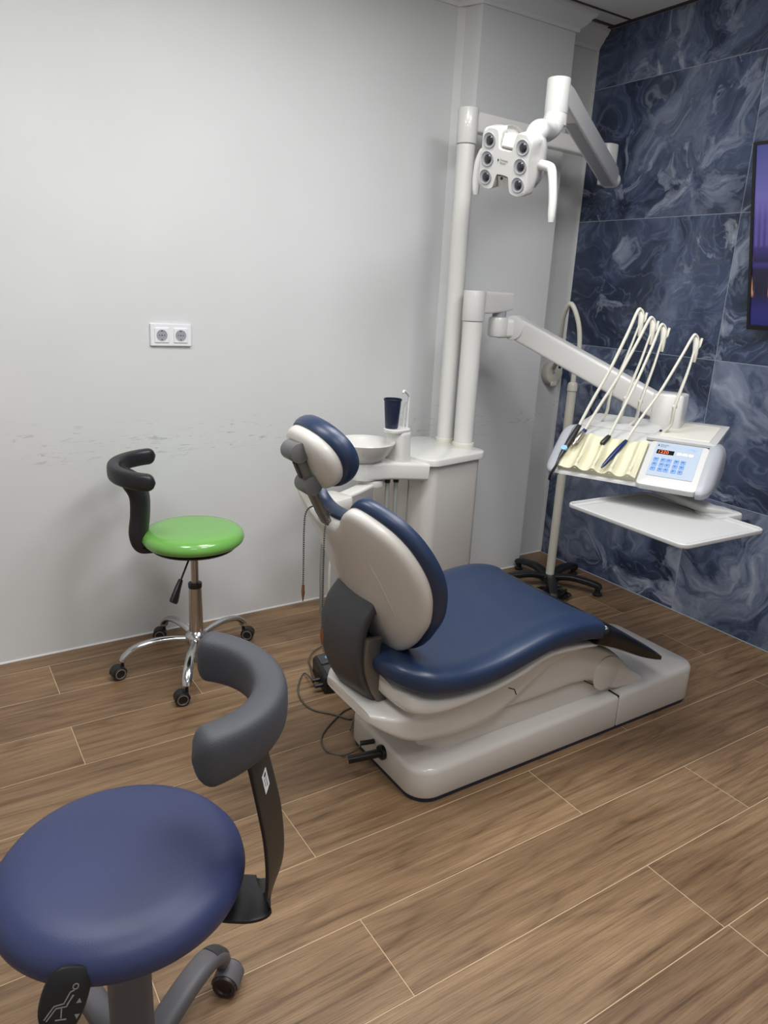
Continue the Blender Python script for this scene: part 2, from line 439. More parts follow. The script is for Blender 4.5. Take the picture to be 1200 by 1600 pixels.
# crown moulding: profile swept along column face, returns and back wall
def crown(path, name):
    prof = [(0, -.085), (.010, -.085), (.012, -.070), (.020, -.064), (.034, -.052), (.046, -.034), (.060, -.024), (.062, -.012), (.070, -.010), (.070, 0), (0, 0)]
    rings = []
    n = len(path)
    for i, p in enumerate(path):
        p = Vector(p)
        d1 = (Vector(path[i]) - Vector(path[i - 1])).normalized() if i > 0 else None
        d2 = (Vector(path[i + 1]) - Vector(path[i])).normalized() if i < n - 1 else None
        d1 = d1 or d2; d2 = d2 or d1
        n1 = Vector((d1.y, -d1.x)); n2 = Vector((d2.y, -d2.x)); m = (n1 + n2).normalized(); k = 1 / max(.3, m.dot(n1))
        rings.append([Vector((p.x + m.x * k * a, p.y + m.y * k * a, CEIL + b)) for a, b in prof])
    return struct(name, rings_loft(rings), M_crown, angle=25)
crown([(XL, yback(XL)), (2.13, yback(2.13)), (2.178, 2.775), (2.722, 2.775), (2.722, 2.902), (2.999, 2.902)], 'trim_2')
# ceiling
ce = struct('ceiling', boxmm((XL - .1, YF - .1, CEIL + .012), (XR + .1, 3.05, CEIL + .11)), M_tbar, smooth=False)
cx = [2.985 - .6 * i for i in range(9)]; cy = [2.805 - .6 * i for i in range(9)]
cx = [XR] + cx; cy = [2.90] + cy
cm = {}
bm = boxmm((2.974, YF, CEIL - .004), (2.996, 2.83, CEIL + .004)); boxmm((2.73, 2.792, CEIL - .004), (2.974, 2.812, CEIL + .004), bm)
boxmm((XL, 2.69, CEIL - .004), (2.974, 2.699, CEIL + .004), bm)
obj('ceiling_profile', bm, M_tbar, ce, smooth=False)
for i in range(len(cx) - 1):
    for j in range(len(cy) - 1):
        x1, x0, y1, y0 = cx[i], cx[i + 1], cy[j], cy[j + 1]
        x0 = max(x0, XL); y0 = max(y0, YF)
        if x1 - x0 < .05 or y1 - y0 < .05: continue
        c = ((x0 + x1) / 2, (y0 + y1) / 2)
        if any(abs(c[0] - p[0] - .015 + .0) < .2 and abs(c[1] - p[1]) < .2 for p in PANELS): continue
        k = (round(x1 - x0, 3), round(y1 - y0, 3))
        if k not in cm:
            bm = box((0, 0, 0), (x1 - x0 - .012, y1 - y0 - .012, .012)); o = obj('ceiling_tile', bm, M_ceil, None, smooth=False); cm[k] = o.data
        else:
            o = bpy.data.objects.new('ceiling_tile', cm[k]); C.objects.link(o)
        o.parent = ce; o.location = (c[0], c[1], CEIL + .006)
PL_L = ['square lit ceiling panel above the near edge of the chair base', 'square lit ceiling panel above the treatment chair backrest', 'square lit ceiling panel between the two stools', 'square lit ceiling panel above the open floor before the chair',
        'square lit ceiling panel behind the camera on the left', 'square lit ceiling panel behind the camera on the right']
for k, (x, y, p) in enumerate(PANELS):
    t = thing('ceiling_light', PL_L[k], 'light', (x, y, CEIL), 'lit ceiling panels')
    bm = bmesh.new()
    for sx, sy, lx, ly in ((-.29, 0, .016, .596), (.29, 0, .016, .596), (0, -.29, .564, .016), (0, .29, .564, .016)): box((x + sx, y + sy, CEIL + .004), (lx, ly, .016), bm=bm)
    obj('frame', bm, M_crown, t, smooth=False)
    obj('diffuser', box((x, y, CEIL + .006), (.564, .564, .006)), M_diff, t, smooth=False)

# ============================================================ WALL SOCKET
t = thing('wall_socket', 'white double wall socket on the white wall above the green stool', 'socket', (.86, yback(.86), 1.22))
fy = yback(.86)
F = frame((.859, fy, 1.221), (1, 0, 0), (0, 0, 1)) @ Matrix.Rotation(math.radians(-.6), 4, 'Z')
# local: x right, y up, z toward room
obj('frame', slab(.0785, .0415, .003, [(0, 0), (0, .008), (.002, .011), (.0035, .011)], (0, 0, 0)), M_socket, t, M=F)
for sx in (-.036, .036):
    u = obj('socket_insert', slab(.0265, .0275, .002, [(0, .010), (0, .0135), (.0015, .0145), (.003, .0145)], (sx, -.001, 0)), M_socket, t, M=F)
    obj('socket_well', lathe([(0.0205, .0150), (.0205, .0158), (.0185, .0158), (.0178, .0149), (0, .0147)], 32, M=Matrix.Translation((sx, -.001, 0))), M_capg, u, M=F)
    bm = bmesh.new()
    for hx in (-.0095, 0, .0095): cyl((sx + hx, -.001, .0147), (sx + hx, -.001, .0152), .0022 if hx else .0026, 10, bm)
    for hy in (-.0165, .0145): box((sx, hy, .0152), (.005, .003, .001), bm=bm)
    obj('contact_hole', bm, M_hole, u, M=F)

# ============================================================ TELEVISION
def tv_mat():
    m = bpy.data.materials.new('night_city_screen'); m.use_nodes = True; t = NT(m); b = m.node_tree.nodes['Principled BSDF']
    g = t.n('ShaderNodeNewGeometry'); sx = t.n('ShaderNodeSeparateXYZ'); t.l(g.outputs['Position'], sx.inputs[0])
    z = t.math('DIVIDE', t.math('SUBTRACT', sx.outputs[2], 1.35), .66)
    sky = t.ramp(z, [(0, (22, 26, 92)), (.10, (34, 34, 104)), (.2, (16, 14, 44)), (.33, (20, 16, 48)), (.36, (52, 46, 120)), (.38, (24, 20, 62)), (.47, (60, 48, 120)), (.6, (70, 64, 136)), (.72, (104, 98, 168)), (1, (56, 66, 128))])
    st = t.noise(t.mapv(g.outputs['Position'], (1, 30, 2.2)), 1.6, 3)
    lights = t.ramp(st.outputs['Fac'], [(.52, 0), (.62, 255)])
    band = t.ramp(z, [(.17, 0), (.2, 255), (.25, 255), (.30, 0), (.37, 0), (.40, 255), (.45, 255), (.48, 0)])
    c = t.mix(t.math('MULTIPLY', lights, band), sky, lin((255, 180, 130)))
    wv = t.n('ShaderNodeTexWave', wave_type='BANDS', bands_direction='Y'); wv.inputs['Scale'].default_value = 14; t.l(g.outputs['Position'], wv.inputs['Vector'])
    bb = t.ramp(z, [(.45, 0), (.47, 200), (.68, 160), (.70, 0)])
    c = t.mix(t.math('MULTIPLY', t.math('MULTIPLY', wv.outputs['Fac'], bb), .35), c, lin((150, 140, 205)))
    t.l(c, b.inputs['Emission Color']); b.inputs['Emission Strength'].default_value = .8; b.inputs['Base Color'].default_value = (.01, .01, .012, 1); b.inputs['Roughness'].default_value = .25
    return m
# tilted forward on its wall bracket
t = thing('television', 'wall-mounted flat television showing a purple night city on the blue tiles', 'television', (2.9, 1.2, 1.35))
pb0 = Vector((2.943, 1.83, 1.342)); pt0 = Vector((2.768, 1.83, 2.016))
TV = frame(pb0, (0, -1, 0), (pt0 - pb0).normalized()); TW = 1.24; TH = (pt0 - pb0).length     # x right, y up the set, z = toward room?
if (TV.to_3x3() @ Vector((0, 0, 1))).x > 0: TV = TV @ Matrix.Diagonal((1, 1, -1, 1))
bm = bmesh.new()
for a, b in (((0, 0, -.012), (.012, TH, .012)), ((TW - .012, 0, -.012), (TW, TH, .012)), ((.012, 0, -.012), (TW - .012, .018, .012)), ((.012, TH - .012, -.012), (TW - .012, TH, .012))): boxmm(a, b, bm)
obj('bezel', bm, M_black, t, M=TV, smooth=False)
obj('back_cover', boxmm((.004, .004, -.045), (TW - .004, TH - .004, -.004)), M_black, t, M=TV, bevel=.004)
obj('screen', boxmm((.011, .016, -.003), (TW - .011, TH - .011, .007)), tv_mat(), t, M=TV, smooth=False)
bm = tube([TV @ Vector((TW / 2, .12, -.045)), (XR - .001, pb0.y - TW / 2, 1.50)], .03, 12); tube([TV @ Vector((TW / 2, .5, -.045)), (XR - .001, pb0.y - TW / 2, 1.80)], .03, 12, bm)
box((XR - .008, pb0.y - TW / 2, 1.65), (.012, .12, .42), bm=bm)
obj('wall_mount', bm, M_black, t, smooth=False)

# ============================================================ TREATMENT CHAIR
YC = 1.62
ch = thing('dental_chair', 'reclining dental treatment chair, navy upholstery on a glossy white base', 'dental chair', (1.7, YC, 0))
# base footprint rings
def base_piece(x0, x1, yn, yf, rL, rR, ztop, ins=.0):
    """rounded footprint between x0 and x1; ztop(x)"""
    def ring(inset, zf):
        pts = []; k = 8
        for cx_, cy_, r, a0 in ((x1, yf, rR, 0), (x0, yf, rL, 90), (x0, yn, rL, 180), (x1, yn, rR, 270)):
            r_ = max(r, .002); sx = -1 if a0 in (0, 270) else 1; sy = -1 if a0 in (0, 90) else 1
            ccx = cx_ + sx * r_; ccy = cy_ + sy * r_; re = max(r_ - inset, .001)
            # inset keeps centre unless r small
            ccx = cx_ + sx * (inset + re); ccy = cy_ + sy * (inset + re)
            for i in range(k + 1):
                a = math.radians(a0 + 90 * i / k); x = ccx + re * math.cos(a); y = ccy + re * math.sin(a)
                pts.append(Vector((x, y, zf(x))))
        return pts
    return ring
def zt(x): return .112 + (x - 1.1) * .034
ringA = base_piece(1.085, 1.921, 1.412, 1.828, .075, .004, zt)
ringB = base_piece(1.926, 2.350, 1.412, 1.828, .004, .06, zt)
def build_base(ring, lowx=None):
    rs = [ring(.004, lambda x: .014), ring(0, lambda x: .02), ring(-.0, lambda x: zt(x) - .02)]
    for a in (20, 40, 60, 80):
        a = math.radians(a); rs.append(ring(.02 * (1 - math.cos(a)), lambda x, a=a: zt(x) - .02 + .02 * math.sin(a)))
    rs.append(ring(.05, lambda x: zt(x) + .008)); rs.append(ring(.09, lambda x: zt(x) + .014))
    return rings_loft(rs)
obj('base_cover', build_base(ringA), M_chair, ch)
obj('base_foot_cover', build_base(ringB), M_chair, ch)
obj('base_joint', boxmm((1.919, 1.418, .02), (1.928, 1.822, .132)), M_shadowgap, ch)
rp = base_piece(1.085, 2.350, 1.412, 1.828, .075, .06, zt)
obj('plinth', rings_loft([rp(.006, lambda x: 0), rp(.004, lambda x: .016)]), M_cup, ch)
# dark slit on rear top
obj('rear_slit', tube([(1.14, 1.66, .128), (1.165, 1.52, .124), (1.19, 1.45, .118)], .0016, 6), M_shadowgap, ch)
# inner column (dark, in the hollow between base and shell)
obj('lift_column', loftx(sec_interp([(1.16, YC, .10, .10, .135), (1.22, YC, .150, .10, .185), (1.40, YC, .160, .10, .225), (1.70, YC, .165, .10, .235), (1.86, YC, .165, .10, .20), (1.98, YC, .15, .10, .15)]), p=4), M_chair, ch)
# triangular gusset seen between column and base
# lift arm hump (white arch over the base, to pivot disc and down to the foot)
hump = sec_interp([(1.36, YC, .165, .215, .235), (1.45, YC, .180, .212, .315), (1.58, YC, .186, .214, .362), (1.70, YC, .188, .220, .366), (1.80, YC, .188, .205, .345), (1.90, YC, .188, .150, .295), (1.98, YC, .186, .140, .225), (2.06, YC, .180, .138, .165)])
obj('lift_arm', loftx(hump, p=9, n=56), M_chair, ch)
# pivot discs on both flanks of the arm
for s in (-1, 1):
    obj('pivot_disc', cyl((1.855, YC + s * .186, .232), (1.855, YC + s * .193, .232), .062, 40, bev=.003), M_chair, ch)
obj('pivot_slot', tube([(1.755, 1.4325, .228), (1.79, 1.4318, .207), (1.815, 1.4312, .196)], .0022, 6), M_shadowgap, ch)
# seat shell: main sweeping body
shell = sec_interp([(.965, YC, .125, .268, .300), (1.0, YC, .168, .245, .308), (1.06, YC, .197, .215, .318), (1.14, YC, .210, .198, .362), (1.25, YC, .214, .192, .362), (1.36, YC, .210, .206, .366), (1.46, YC, .208, .262, .385), (1.56, YC, .210, .325, .405), (1.66, YC, .215, .358, .408), (1.735, YC, .215, .362, .398)])
obj('seat_shell', loftx(shell, p=5.5, n=64), M_chair, ch)
# upper pan just under the cushion: a thin flared lip
pan = sec_interp([(1.01, YC, .17, .350, .40), (1.04, YC, .228, .322, .398), (1.12, YC, .252, .318, .380), (1.26, YC, .256, .335, .372), (1.38, YC, .256, .358, .392), (1.50, YC, .256, .398, .426), (1.62, YC, .256, .400, .422), (1.715, YC, .252, .388, .404)])
obj('seat_pan', loftx(pan, p=4, n=56), M_chair, ch)
# crease line on the shell
obj('shell_seam', tube([(1.395, 1.4105, .312), (1.42, 1.411, .300), (1.43, 1.411, .280)], .0016, 6), M_shadowgap, ch)
# seat cushion (grid surface top with side bolsters)
def cushion(xs, hw, zb, ztp, rnd=.045, dip=.016):
    """closed body: rings across y at each x"""
    rings = []
    N = 44
    for i, x in enumerate(xs):
        h = hw[i]; b = zb[i]; tt = ztp[i]; ring = []
        hh = (tt - b) / 2; zc = (tt + b) / 2
        for a, c in rsec(4.2, N):
            y = a * h; z = zc + c * hh
            if c > .2:
                f = min(1, abs(a) / .78)
                z -= dip * (1 - f ** 4) * min(1, (c - .2) / .6) * min(1, hh / .03)
                f2 = abs(abs(a) - .70); z -= .004 * math.exp(-(f2 / .05) ** 2) * min(1, hh / .03)
            ring.append(Vector((x, YC + y, z)))
        rings.append(ring)
    return rings_loft(rings)
CX = [.985, .993, 1.015, 1.06, 1.12, 1.20, 1.30, 1.40, 1.50, 1.60, 1.67, 1.71, 1.728]
CW = [.14, .19, .225, .262, .275, .278, .279, .280, .280, .280, .278, .274, .262]
CB = [.435, .418, .405, .390, .380, .374, .380, .404, .426, .428, .418, .408, .412]
CT = [.452, .472, .482, .480, .470, .463, .472, .494, .514, .520, .510, .494, .476]
obj('seat_cushion', cushion(crs(CX, 4), crs(CW, 4), crs(CB, 4), crs(CT, 4)), M_navy, ch)
# black foot rest plate
foot = sec_interp([(1.700, YC, .268, .400, .455), (1.722, YC, .277, .392, .470), (1.735, YC, .280, .388, .468), (1.80, YC, .279, .362, .436), (1.92, YC, .272, .306, .366), (2.0, YC, .266, .276, .316), (2.045, YC, .258, .262, .284)])
obj('foot_plate', loftx(foot, p=7, n=48), M_gloss, ch)
# backrest
def plane_x(z): return 1.090 - .48 * (z - .40)
HO = [(0, .842), (.03, .842), (.06, .846), (.085, .860), (.105, .882), (.125, .900), (.150, .904), (.185, .892), (.225, .866), (.252, .832), (.268, .790), (.275, .745), (.272, .700), (.260, .655), (.235, .597), (.200, .548), (.160, .502), (.117, .470), (.06, .448), (0, .442)]
def outline_from(half, n):
    P = cr([(a, b, 0) for a, b in half], 3)
    right = [(p.x, p.y) for p in P]
    left = [(-a, b) for a, b in right[-2:0:-1]]
    return right + left
def dish(out, c, curve, rings_def, px):
    """out: list (dy, z); c=(0, zc); rings_def: (scale, forward offset)"""
    nrm = Vector((.9, 0, .433)).normalized(); rings = []
    for s, off in rings_def:
        ring = []
        for dy, z in out:
            y = dy * s; zz = c[1] + (z - c[1]) * s
            # absolute growth rather than pure scale for rim rings
            base = Vector((px(zz) + curve * (y / .27) ** 2, YC + y, zz))
            ring.append(base + nrm * off)
        rings.append(ring)
    return rings_loft(rings)
OUT = outline_from(HO, 3)
inner = [(.02, -.006), (.25, -.007), (.5, -.009), (.75, -.011), (.92, -.011), (.965, -.009), (.99, -.003), (1.0, .006), (1.0, .022), (.9, .024), (.3, .02), (.02, .02)]
obj('backrest_shell', dish(OUT, (0, .66), .072, inner, plane_x), M_chair, ch)
OUT2 = [(dy * 1.045, .66 + (z - .66) * 1.04) for dy, z in OUT]
padr = [(.02, .02), (.9, .022), (.985, .018), (1.005, .020), (1.022, .026), (1.030, .034), (1.026, .044), (1.012, .054), (.97, .061), (.9, .062), (.6, .056), (.3, .052), (.02, .05)]
obj('backrest_cushion', dish(OUT2, (0, .66), .072, [(a * .985, b) for a, b in padr], plane_x), M_navy, ch)
# raised line on shell: two converging ribs
for s in (-1,):
    pts = []
    for k in range(9):
        f = k / 8; z = .80 - .27 * f; dy = -(.145 + .02 * f + .0 * math.sin(f * PI))
        pts.append(Vector((plane_x(z) + .072 * (dy / .27) ** 2 - .0095, YC + dy * (1 - .25 * (f - .5) ** 2), z)))
    obj('shell_rib', tube(pts, [(.0045 * math.sin(PI * (i + .5) / 9) + .0006, .0022) for i in range(9)], 10, up=(-1, 0, 0)), M_chair, ch)
# support arm below the backrest (dark broad band with lighter side)
armp = cr([(1.00, YC + .022, .605), (.966, YC + .022, .555), (.952, YC + .02, .49), (.955, YC + .016, .42), (.984, YC + .008, .345), (1.036, YC, .285), (1.13, YC, .240)], 6)
n = len(armp)
hwid = crs([.104, .106, .104, .098, .088, .078, .070], 6)
obj('back_support', tube(armp, [(hwid[i], .020) for i in range(n)], sect=rsec(5, 28), up=(-1, 0, .2)), M_dgrey, ch)
sp = [p + Vector((.034, -hwid[i] - .002, 0)) for i, p in enumerate(armp)][10:]
obj('support_side_trim', tube(sp, [(.010, .026)] * len(sp), sect=rsec(4, 16), up=(-1, 0, .2)), M_bar, ch)
sp = [p + Vector((.034, hwid[i] + .002, 0)) for i, p in enumerate(armp)][10:]
obj('support_side_trim', tube(sp, [(.010, .026)] * len(sp), sect=rsec(4, 16), up=(-1, 0, .2)), M_bar, ch)
# socket pocket where the support enters the seat shell
obj('support_pocket', box((1.045, YC, .285), (.05, .20, .012), Euler((0, math.radians(38), 0)).to_matrix()), M_shadowgap, ch)
# headrest: bar, hinges, link
J2 = Vector((.780, YC - .012, 1.036)); J1 = Vector((.820, YC - .010, .948)); JB = Vector((.866, YC, .862))
obj('headrest_bar', tube([JB + Vector((.016, 0, -.028)), JB, J1], [(.0225, .009)] * 3, sect=rsec(6, 20), up=(-.9, 0, -.4)), M_bar, ch)
lk = obj('headrest_link', tube([J1, (J1 + J2) / 2, J2], [(.021, .012)] * 3, sect=rsec(5, 20), up=(-.9, 0, -.4)), M_grey, ch)
obj('link_slot', tube([J1 + (J2 - J1) * .28 + Vector((-.013, -.004, -.004)), J1 + (J2 - J1) * .72 + Vector((-.013, -.004, -.004))], [(.010, .003)] * 2, sect=rsec(3, 14), up=(-.9, 0, -.4)), M_dgrey, lk)
for J, nm in ((J1, 'hinge'), (J2, 'hinge')):
    obj(nm, cyl(J + Vector((0, -.030, 0)), J + Vector((0, .030, 0)), .0255, 32, bev=.002), M_grey, ch)
obj('green_tab', box((.826, YC - .020, .972), (.006, .010, .05), Euler((0, math.radians(-25), 0)).to_matrix()), M_glassg, ch)
hc = Vector((.828, YC, 1.012)); hn = Vector((.90, 0, .43)).normalized(); hu = Vector((-.43, 0, .90)).normalized(); hy = Vector((0, 1, 0))
def hd(rings_def, a=.112, b=.086, pinch=.0):
    rs = []
    for s, off in rings_def:
        ring = []
        for i in range(48):
            th = 2 * PI * i / 48; yy = a * s * math.cos(th); uu = b * s * math.sin(th)
            ring.append(hc + hy * yy + hu * (uu + pinch * (yy / a) ** 2) + hn * (off + .016 * (yy / a) ** 2))
        rs.append(ring)
    return rings_loft(rs)
hp = obj('headrest_shell', hd([(.02, -.022), (.3, -.022), (.6, -.021), (.88, -.017), (.97, -.008), (1.0, .004), (1.0, .016), (.5, .016), (.02, .016)]), M_chair, ch)
obj('headrest_cushion', hd([(.02, .012), (.95, .012), (1.05, .014), (1.10, .022), (1.12, .034), (1.11, .046), (1.05, .058), (.95, .063), (.6, .058), (.02, .052)]), M_navy, ch)
# rear release lever
lv = obj('release_lever', tube([(1.078, 1.600, .078), (1.02, 1.622, .068), (.985, 1.636, .062)], [(.0115, .0095)] * 3, sect=rsec(6, 16), up=(0, 0, 1)), M_lever, ch, label='black lever')
obj('lever_plate', cyl((1.088, 1.600, .078), (1.074, 1.600, .078), .023, 28, bev=.003), M_lever, lv)

# bib chain hanging over the headrest bar
bc = thing('bib_chain', 'beaded metal bib chain draped over the headrest bar of the dental chair', 'chain', (.87, YC, .85))
def beads(path, r=.0029, step=.0062):
    P = cr(path, 10); bm = bmesh.new(); acc = 0; last = P[0]
    L = [0]
    for a, b in zip(P[:-1], P[1:]): L.append(L[-1] + (b - a).length)
    s = 0
    while s < L[-1]:
        for i in range(len(L) - 1):
            if L[i] <= s <= L[i + 1]:
                f = (s - L[i]) / max(1e-6, L[i + 1] - L[i]); p = P[i].lerp(P[i + 1], f); break
        bmesh.ops.create_icosphere(bm, subdivisions=1, radius=r, matrix=Matrix.Translation(p)); s += step
    return bm
far = [(.872, YC + .004, .872), (.856, YC + .034, .872), (.846, YC + .052, .850), (.843, YC + .055, .80), (.843, YC + .055, .70), (.843, YC + .055, .645)]
near = [(.872, YC + .004, .872), (.876, YC - .022, .868), (.864, YC - .034, .852), (.856, YC - .036, .82), (.855, YC - .036, .70), (.855, YC - .036, .61), (.856, YC - .036, .55)]
obj('bead_strand', beads(far), M_bead, bc); obj('bead_strand', beads(near), M_bead, bc)
for p in (far[-1], near[-1]):
    p = Vector(p)
    c_ = obj('clip', tube([p, p + Vector((0, 0, -.012)), p + Vector((0, 0, -.022)), p + Vector((0, 0, -.050))], [(.004, .003), (.005, .003), (.006, .004), (.0015, .001)], sect=rsec(4, 12), up=(1, 0, 0)), M_copper, bc)

# ============================================================ WATER UNIT
UZ = .78
ur = math.radians(11.5); ux = Vector((math.cos(ur), math.sin(ur), 0)); uy = Vector((-math.sin(ur), math.cos(ur), 0))
near_c = Vector((1.722, 2.300, 0))
uc = near_c + ux * .180 + uy * .195
wu = thing('water_unit', 'white dental water unit cabinet with rounded top standing before the wall column', 'dental unit', (uc.x, uc.y, 0))
Ru = Matrix.Rotation(ur, 3, 'Z')
obj('cabinet', slab(.168, .180, .05, [(.002, 0), (0, .004), (0, UZ - .03)], (uc.x, uc.y, 0), Ru, k=10), M_chair, wu)
obj('top_plate', slab(.186, .197, .06, [(.006, UZ - .032), (0, UZ - .028), (0, UZ - .006), (.002, UZ - .002), (.006, UZ)], (uc.x, uc.y, 0), Ru, k=10), M_cream, wu)
obj('door_seam', tube([uc + ux * -.1695 + uy * -.06 + Vector((0, 0, .05)), uc + ux * -.1695 + uy * -.06 + Vector((0, 0, .70))], .0016, 6), M_capg, wu)
# spittoon arm, bowl, filler column
bcx, bcy, BZ = 1.475, 2.420, .855
att = uc + ux * -.15 + uy * -.10
pa = [Vector((bcx - .01, bcy + .0, .742)), Vector((1.56, 2.405, .742)), Vector((1.62, 2.395, .738)), Vector((1.73, 2.380, .728))]
obj('bowl_arm', tube(cr(pa, 5), [(.065, .036)] * 16, sect=rsec(7, 32), up=(0, 0, 1)), M_cream, wu)
obj('bowl_arm_end', cyl((bcx, bcy, .706), (bcx, bcy, .776), .066, 40, bev=.006), M_cream, wu)
Mb = Matrix.Translation((bcx, bcy, BZ))
bowl = obj('bowl', lathe([(0, -.052), (.045, -.050), (.085, -.034), (.108, -.008), (.115, .0), (.119, .001), (.121, -.003), (.117, -.012), (.100, -.045), (.075, -.068), (.060, -.080), (.056, -.082), (0, -.082)], 56, M=Mb), M_cream, wu, label='white round spittoon bowl')
obj('bowl_ring', lathe([(.056, -.074), (.066, -.075), (.066, -.080), (.056, -.081)], 40, M=Mb), M_capg, bowl)
obj('drain', lathe([(0, -.047), (.016, -.047), (.018, -.050), (0, -.051)], 24, M=Mb), M_steel, bowl)
fcx, fcy = 1.618, 2.395
obj('filler_column', slab(.040, .050, .028, [(.0, .765), (.002, .80), (.004, .878), (.004, .886), (.008, .892), (.016, .893)], (fcx, fcy, 0), Ru), M_cream, wu)
obj('filler_ledge', slab(.052, .044, .034, [(.002, .888), (0, .892), (0, .900), (.003, .903), (.010, .903)], (fcx - .012, fcy - .002, 0), Ru), M_cream, wu)
sp0 = Vector((fcx + .040, fcy + .004, .895))
obj('spout', tube(cr([sp0, sp0 + Vector((.0, 0, .06)), sp0 + Vector((.002, 0, .115)), sp0 + Vector((-.002, -.002, .136)), sp0 + Vector((-.030, -.012, .154)), sp0 + Vector((-.038, -.015, .146))], 5), .0055, 12), M_cream, wu)
obj('spout', tube(cr([sp0 + Vector((-.010, .012, 0)), sp0 + Vector((-.009, .012, .05)), sp0 + Vector((-.007, .012, .095)), sp0 + Vector((-.004, .006, .110))], 5), .004, 10), M_cream, wu)
# suction hoses under the arm
for (hx, hyy) in ((1.560, 2.372), (1.598, 2.368)):
    obj('hose_collar', cyl((hx, hyy, .690), (hx, hyy, .709), .0115, 20), M_black, wu)
    obj('suction_hose', tube(cr([(hx, hyy, .70), (hx + .002, hyy, .55), (hx + .012, hyy, .35), (hx + .03, hyy + .02, .18), (hx + .10, hyy + .06, .09), (hx + .17, hyy + .09, .07)], 6), .0088, 14), M_ghose, wu)
# assistant arm reaching left
pa = [(bcx + .04, bcy - .02, .690), (1.46, 2.38, .682), (1.40, 2.36, .672), (1.33, 2.34, .662)]
obj('assistant_arm', tube(cr(pa, 5), [(.030, .010)] * 16, sect=rsec(4, 24), up=(0, 0, 1)), M_cream, wu)
obj('arm_pivot', cyl((bcx + .03, bcy - .01, .676), (bcx + .03, bcy - .01, .704), .055, 36, bev=.004), M_cream, wu)
ab = obj('assistant_holder', rbox((1.290, 2.33, .650), (.12, .13, .055), .012, Matrix.Rotation(.3, 3, 'Z'), rv=.03), M_chair, wu)
obj('assistant_hose', tube(cr([(1.29, 2.36, .64), (1.275, 2.37, .45), (1.28, 2.38, .28), (1.30, 2.40, .14), (1.37, 2.43, .06), (1.50, 2.48, .05), (1.60, 2.5, .06)], 6), .009, 12), M_ghose, wu)
obj('assistant_hose', tube(cr([(1.32, 2.34, .64), (1.30, 2.35, .45), (1.30, 2.36, .28), (1.32, 2.39, .15), (1.38, 2.44, .08), (1.50, 2.50, .06), (1.60, 2.52, .08)], 6), .006, 12), M_hose, wu)
# cup
cu = thing('drinking_cup', 'dark navy plastic cup standing under the filler spout beside the bowl', 'cup', (fcx - .034, fcy + .004, .903))
obj('cup_body', lathe([(0, 0), (.024, 0), (.0255, .003), (.034, .112), (.0325, .112), (.024, .005), (0, .005)], 40, M=Matrix.Translation((fcx - .034, fcy + .004, .9035))), M_cup, cu)
obj('cup_rim', lathe([(.0325, .109), (.0355, .109), (.0365, .112), (.0355, .1155), (.0325, .1145)], 40, M=Matrix.Translation((fcx - .034, fcy + .004, .9035))), M_cup, cu)

# ============================================================ OPERATING LIGHT
PA = Vector((2.02, 2.615, 0))
ol = thing('operating_light', 'white six-lamp operating light with two grab handles on a tall pole arm', 'dental light', (PA.x, PA.y, UZ))
obj('pole', cyl((PA.x, PA.y, UZ), (PA.x, PA.y, 2.0), .0375, 40), M_cream, ol)
obj('pole_collar', lathe([(.0375, UZ), (.043, UZ), (.043, UZ + .014), (.041, UZ + .018), (.0375, UZ + .018)], 40, M=Matrix.Translation((PA.x, PA.y, 0))), M_beige, ol)
obj('pole_head', cyl((PA.x, PA.y, 2.002), (PA.x, PA.y, 2.135), .0425, 40, bev=.006), M_cream, ol)
A1 = Vector((2.835, 2.600, 2.050))
pa = [Vector((PA.x, PA.y, 2.088)), PA + (A1 - PA) * .3 * Vector((1, 1, 0)).length / 1.4142 if False else Vector((2.27, 2.612, 2.085)), Vector((2.55, 2.606, 2.078)), Vector((A1.x, A1.y, 2.070))]
obj('upper_arm', tube(pa, [(.026, .040), (.026, .036), (.026, .034), (.026, .036)], sect=rsec(6, 28), up=(0, 0, 1)), M_white, ol)
obj('elbow_head', rbox((A1.x - .005, A1.y, 2.055), (.085, .075, .105), .006, rv=.03), M_white, ol)
obj('elbow_joint', cyl((A1.x - .004, A1.y, 1.935), (A1.x - .004, A1.y, 2.008), .033, 32, bev=.005), M_white, ol)
obj('elbow_hinge', cyl((A1.x + .022, A1.y - .046, 1.955), (A1.x - .022, A1.y - .040, 1.950), .030, 32, bev=.004), M_white, ol)
EL = Vector((2.0323, 2.1300, 2.1309)); ELb = Vector((EL.x, EL.y, EL.z - .125))
e1 = Vector((A1.x - .010, A1.y - .045, 1.955)); e2 = EL + Vector((.034, .015, -.02))
sa = obj('spring_arm', tube([e1, e1.lerp(e2, .04), e1.lerp(e2, .96), e2], [(.030, .038), (.034, .042), (.032, .040), (.030, .036)], sect=rsec(8, 32), up=(0, 0, 1)), M_white, ol)
au_ = (e2 - e1).normalized(); as_ = au_.cross(Vector((0, 0, 1))).normalized(); an_ = as_.cross(au_)
obj('arm_panel', tube([e1.lerp(e2, .05) - an_ * .0405, e1.lerp(e2, .84) - an_ * .0405], [(.024, .003), (.020, .003)], sect=rsec(8, 16), up=(0, 0, 1)), M_capg, sa)
obj('head_post', cyl(EL + Vector((0, 0, -.088)), EL + Vector((0, 0, .025)), .041, 40, bev=.005), M_white, ol)
obj('post_collar', cyl(EL + Vector((0, 0, -.125)), EL + Vector((0, 0, -.0895)), .0405, 40), M_white, ol)
LH = Vector((1.7694, 2.0600, 1.8534))
az = math.radians(194)
nh = Vector((math.cos(az), math.sin(az), 0)); rx = Vector((math.cos(az + PI / 2), math.sin(az + PI / 2), 0))
pit = math.radians(17); rol = math.radians(14.5)
nv = (nh * math.cos(pit) + Vector((0, 0, -1)) * math.sin(pit)).normalized()
upv = (Vector((0, 0, 1)) * math.cos(pit) + nh * math.sin(pit)).normalized()
rx = rx * 1.0
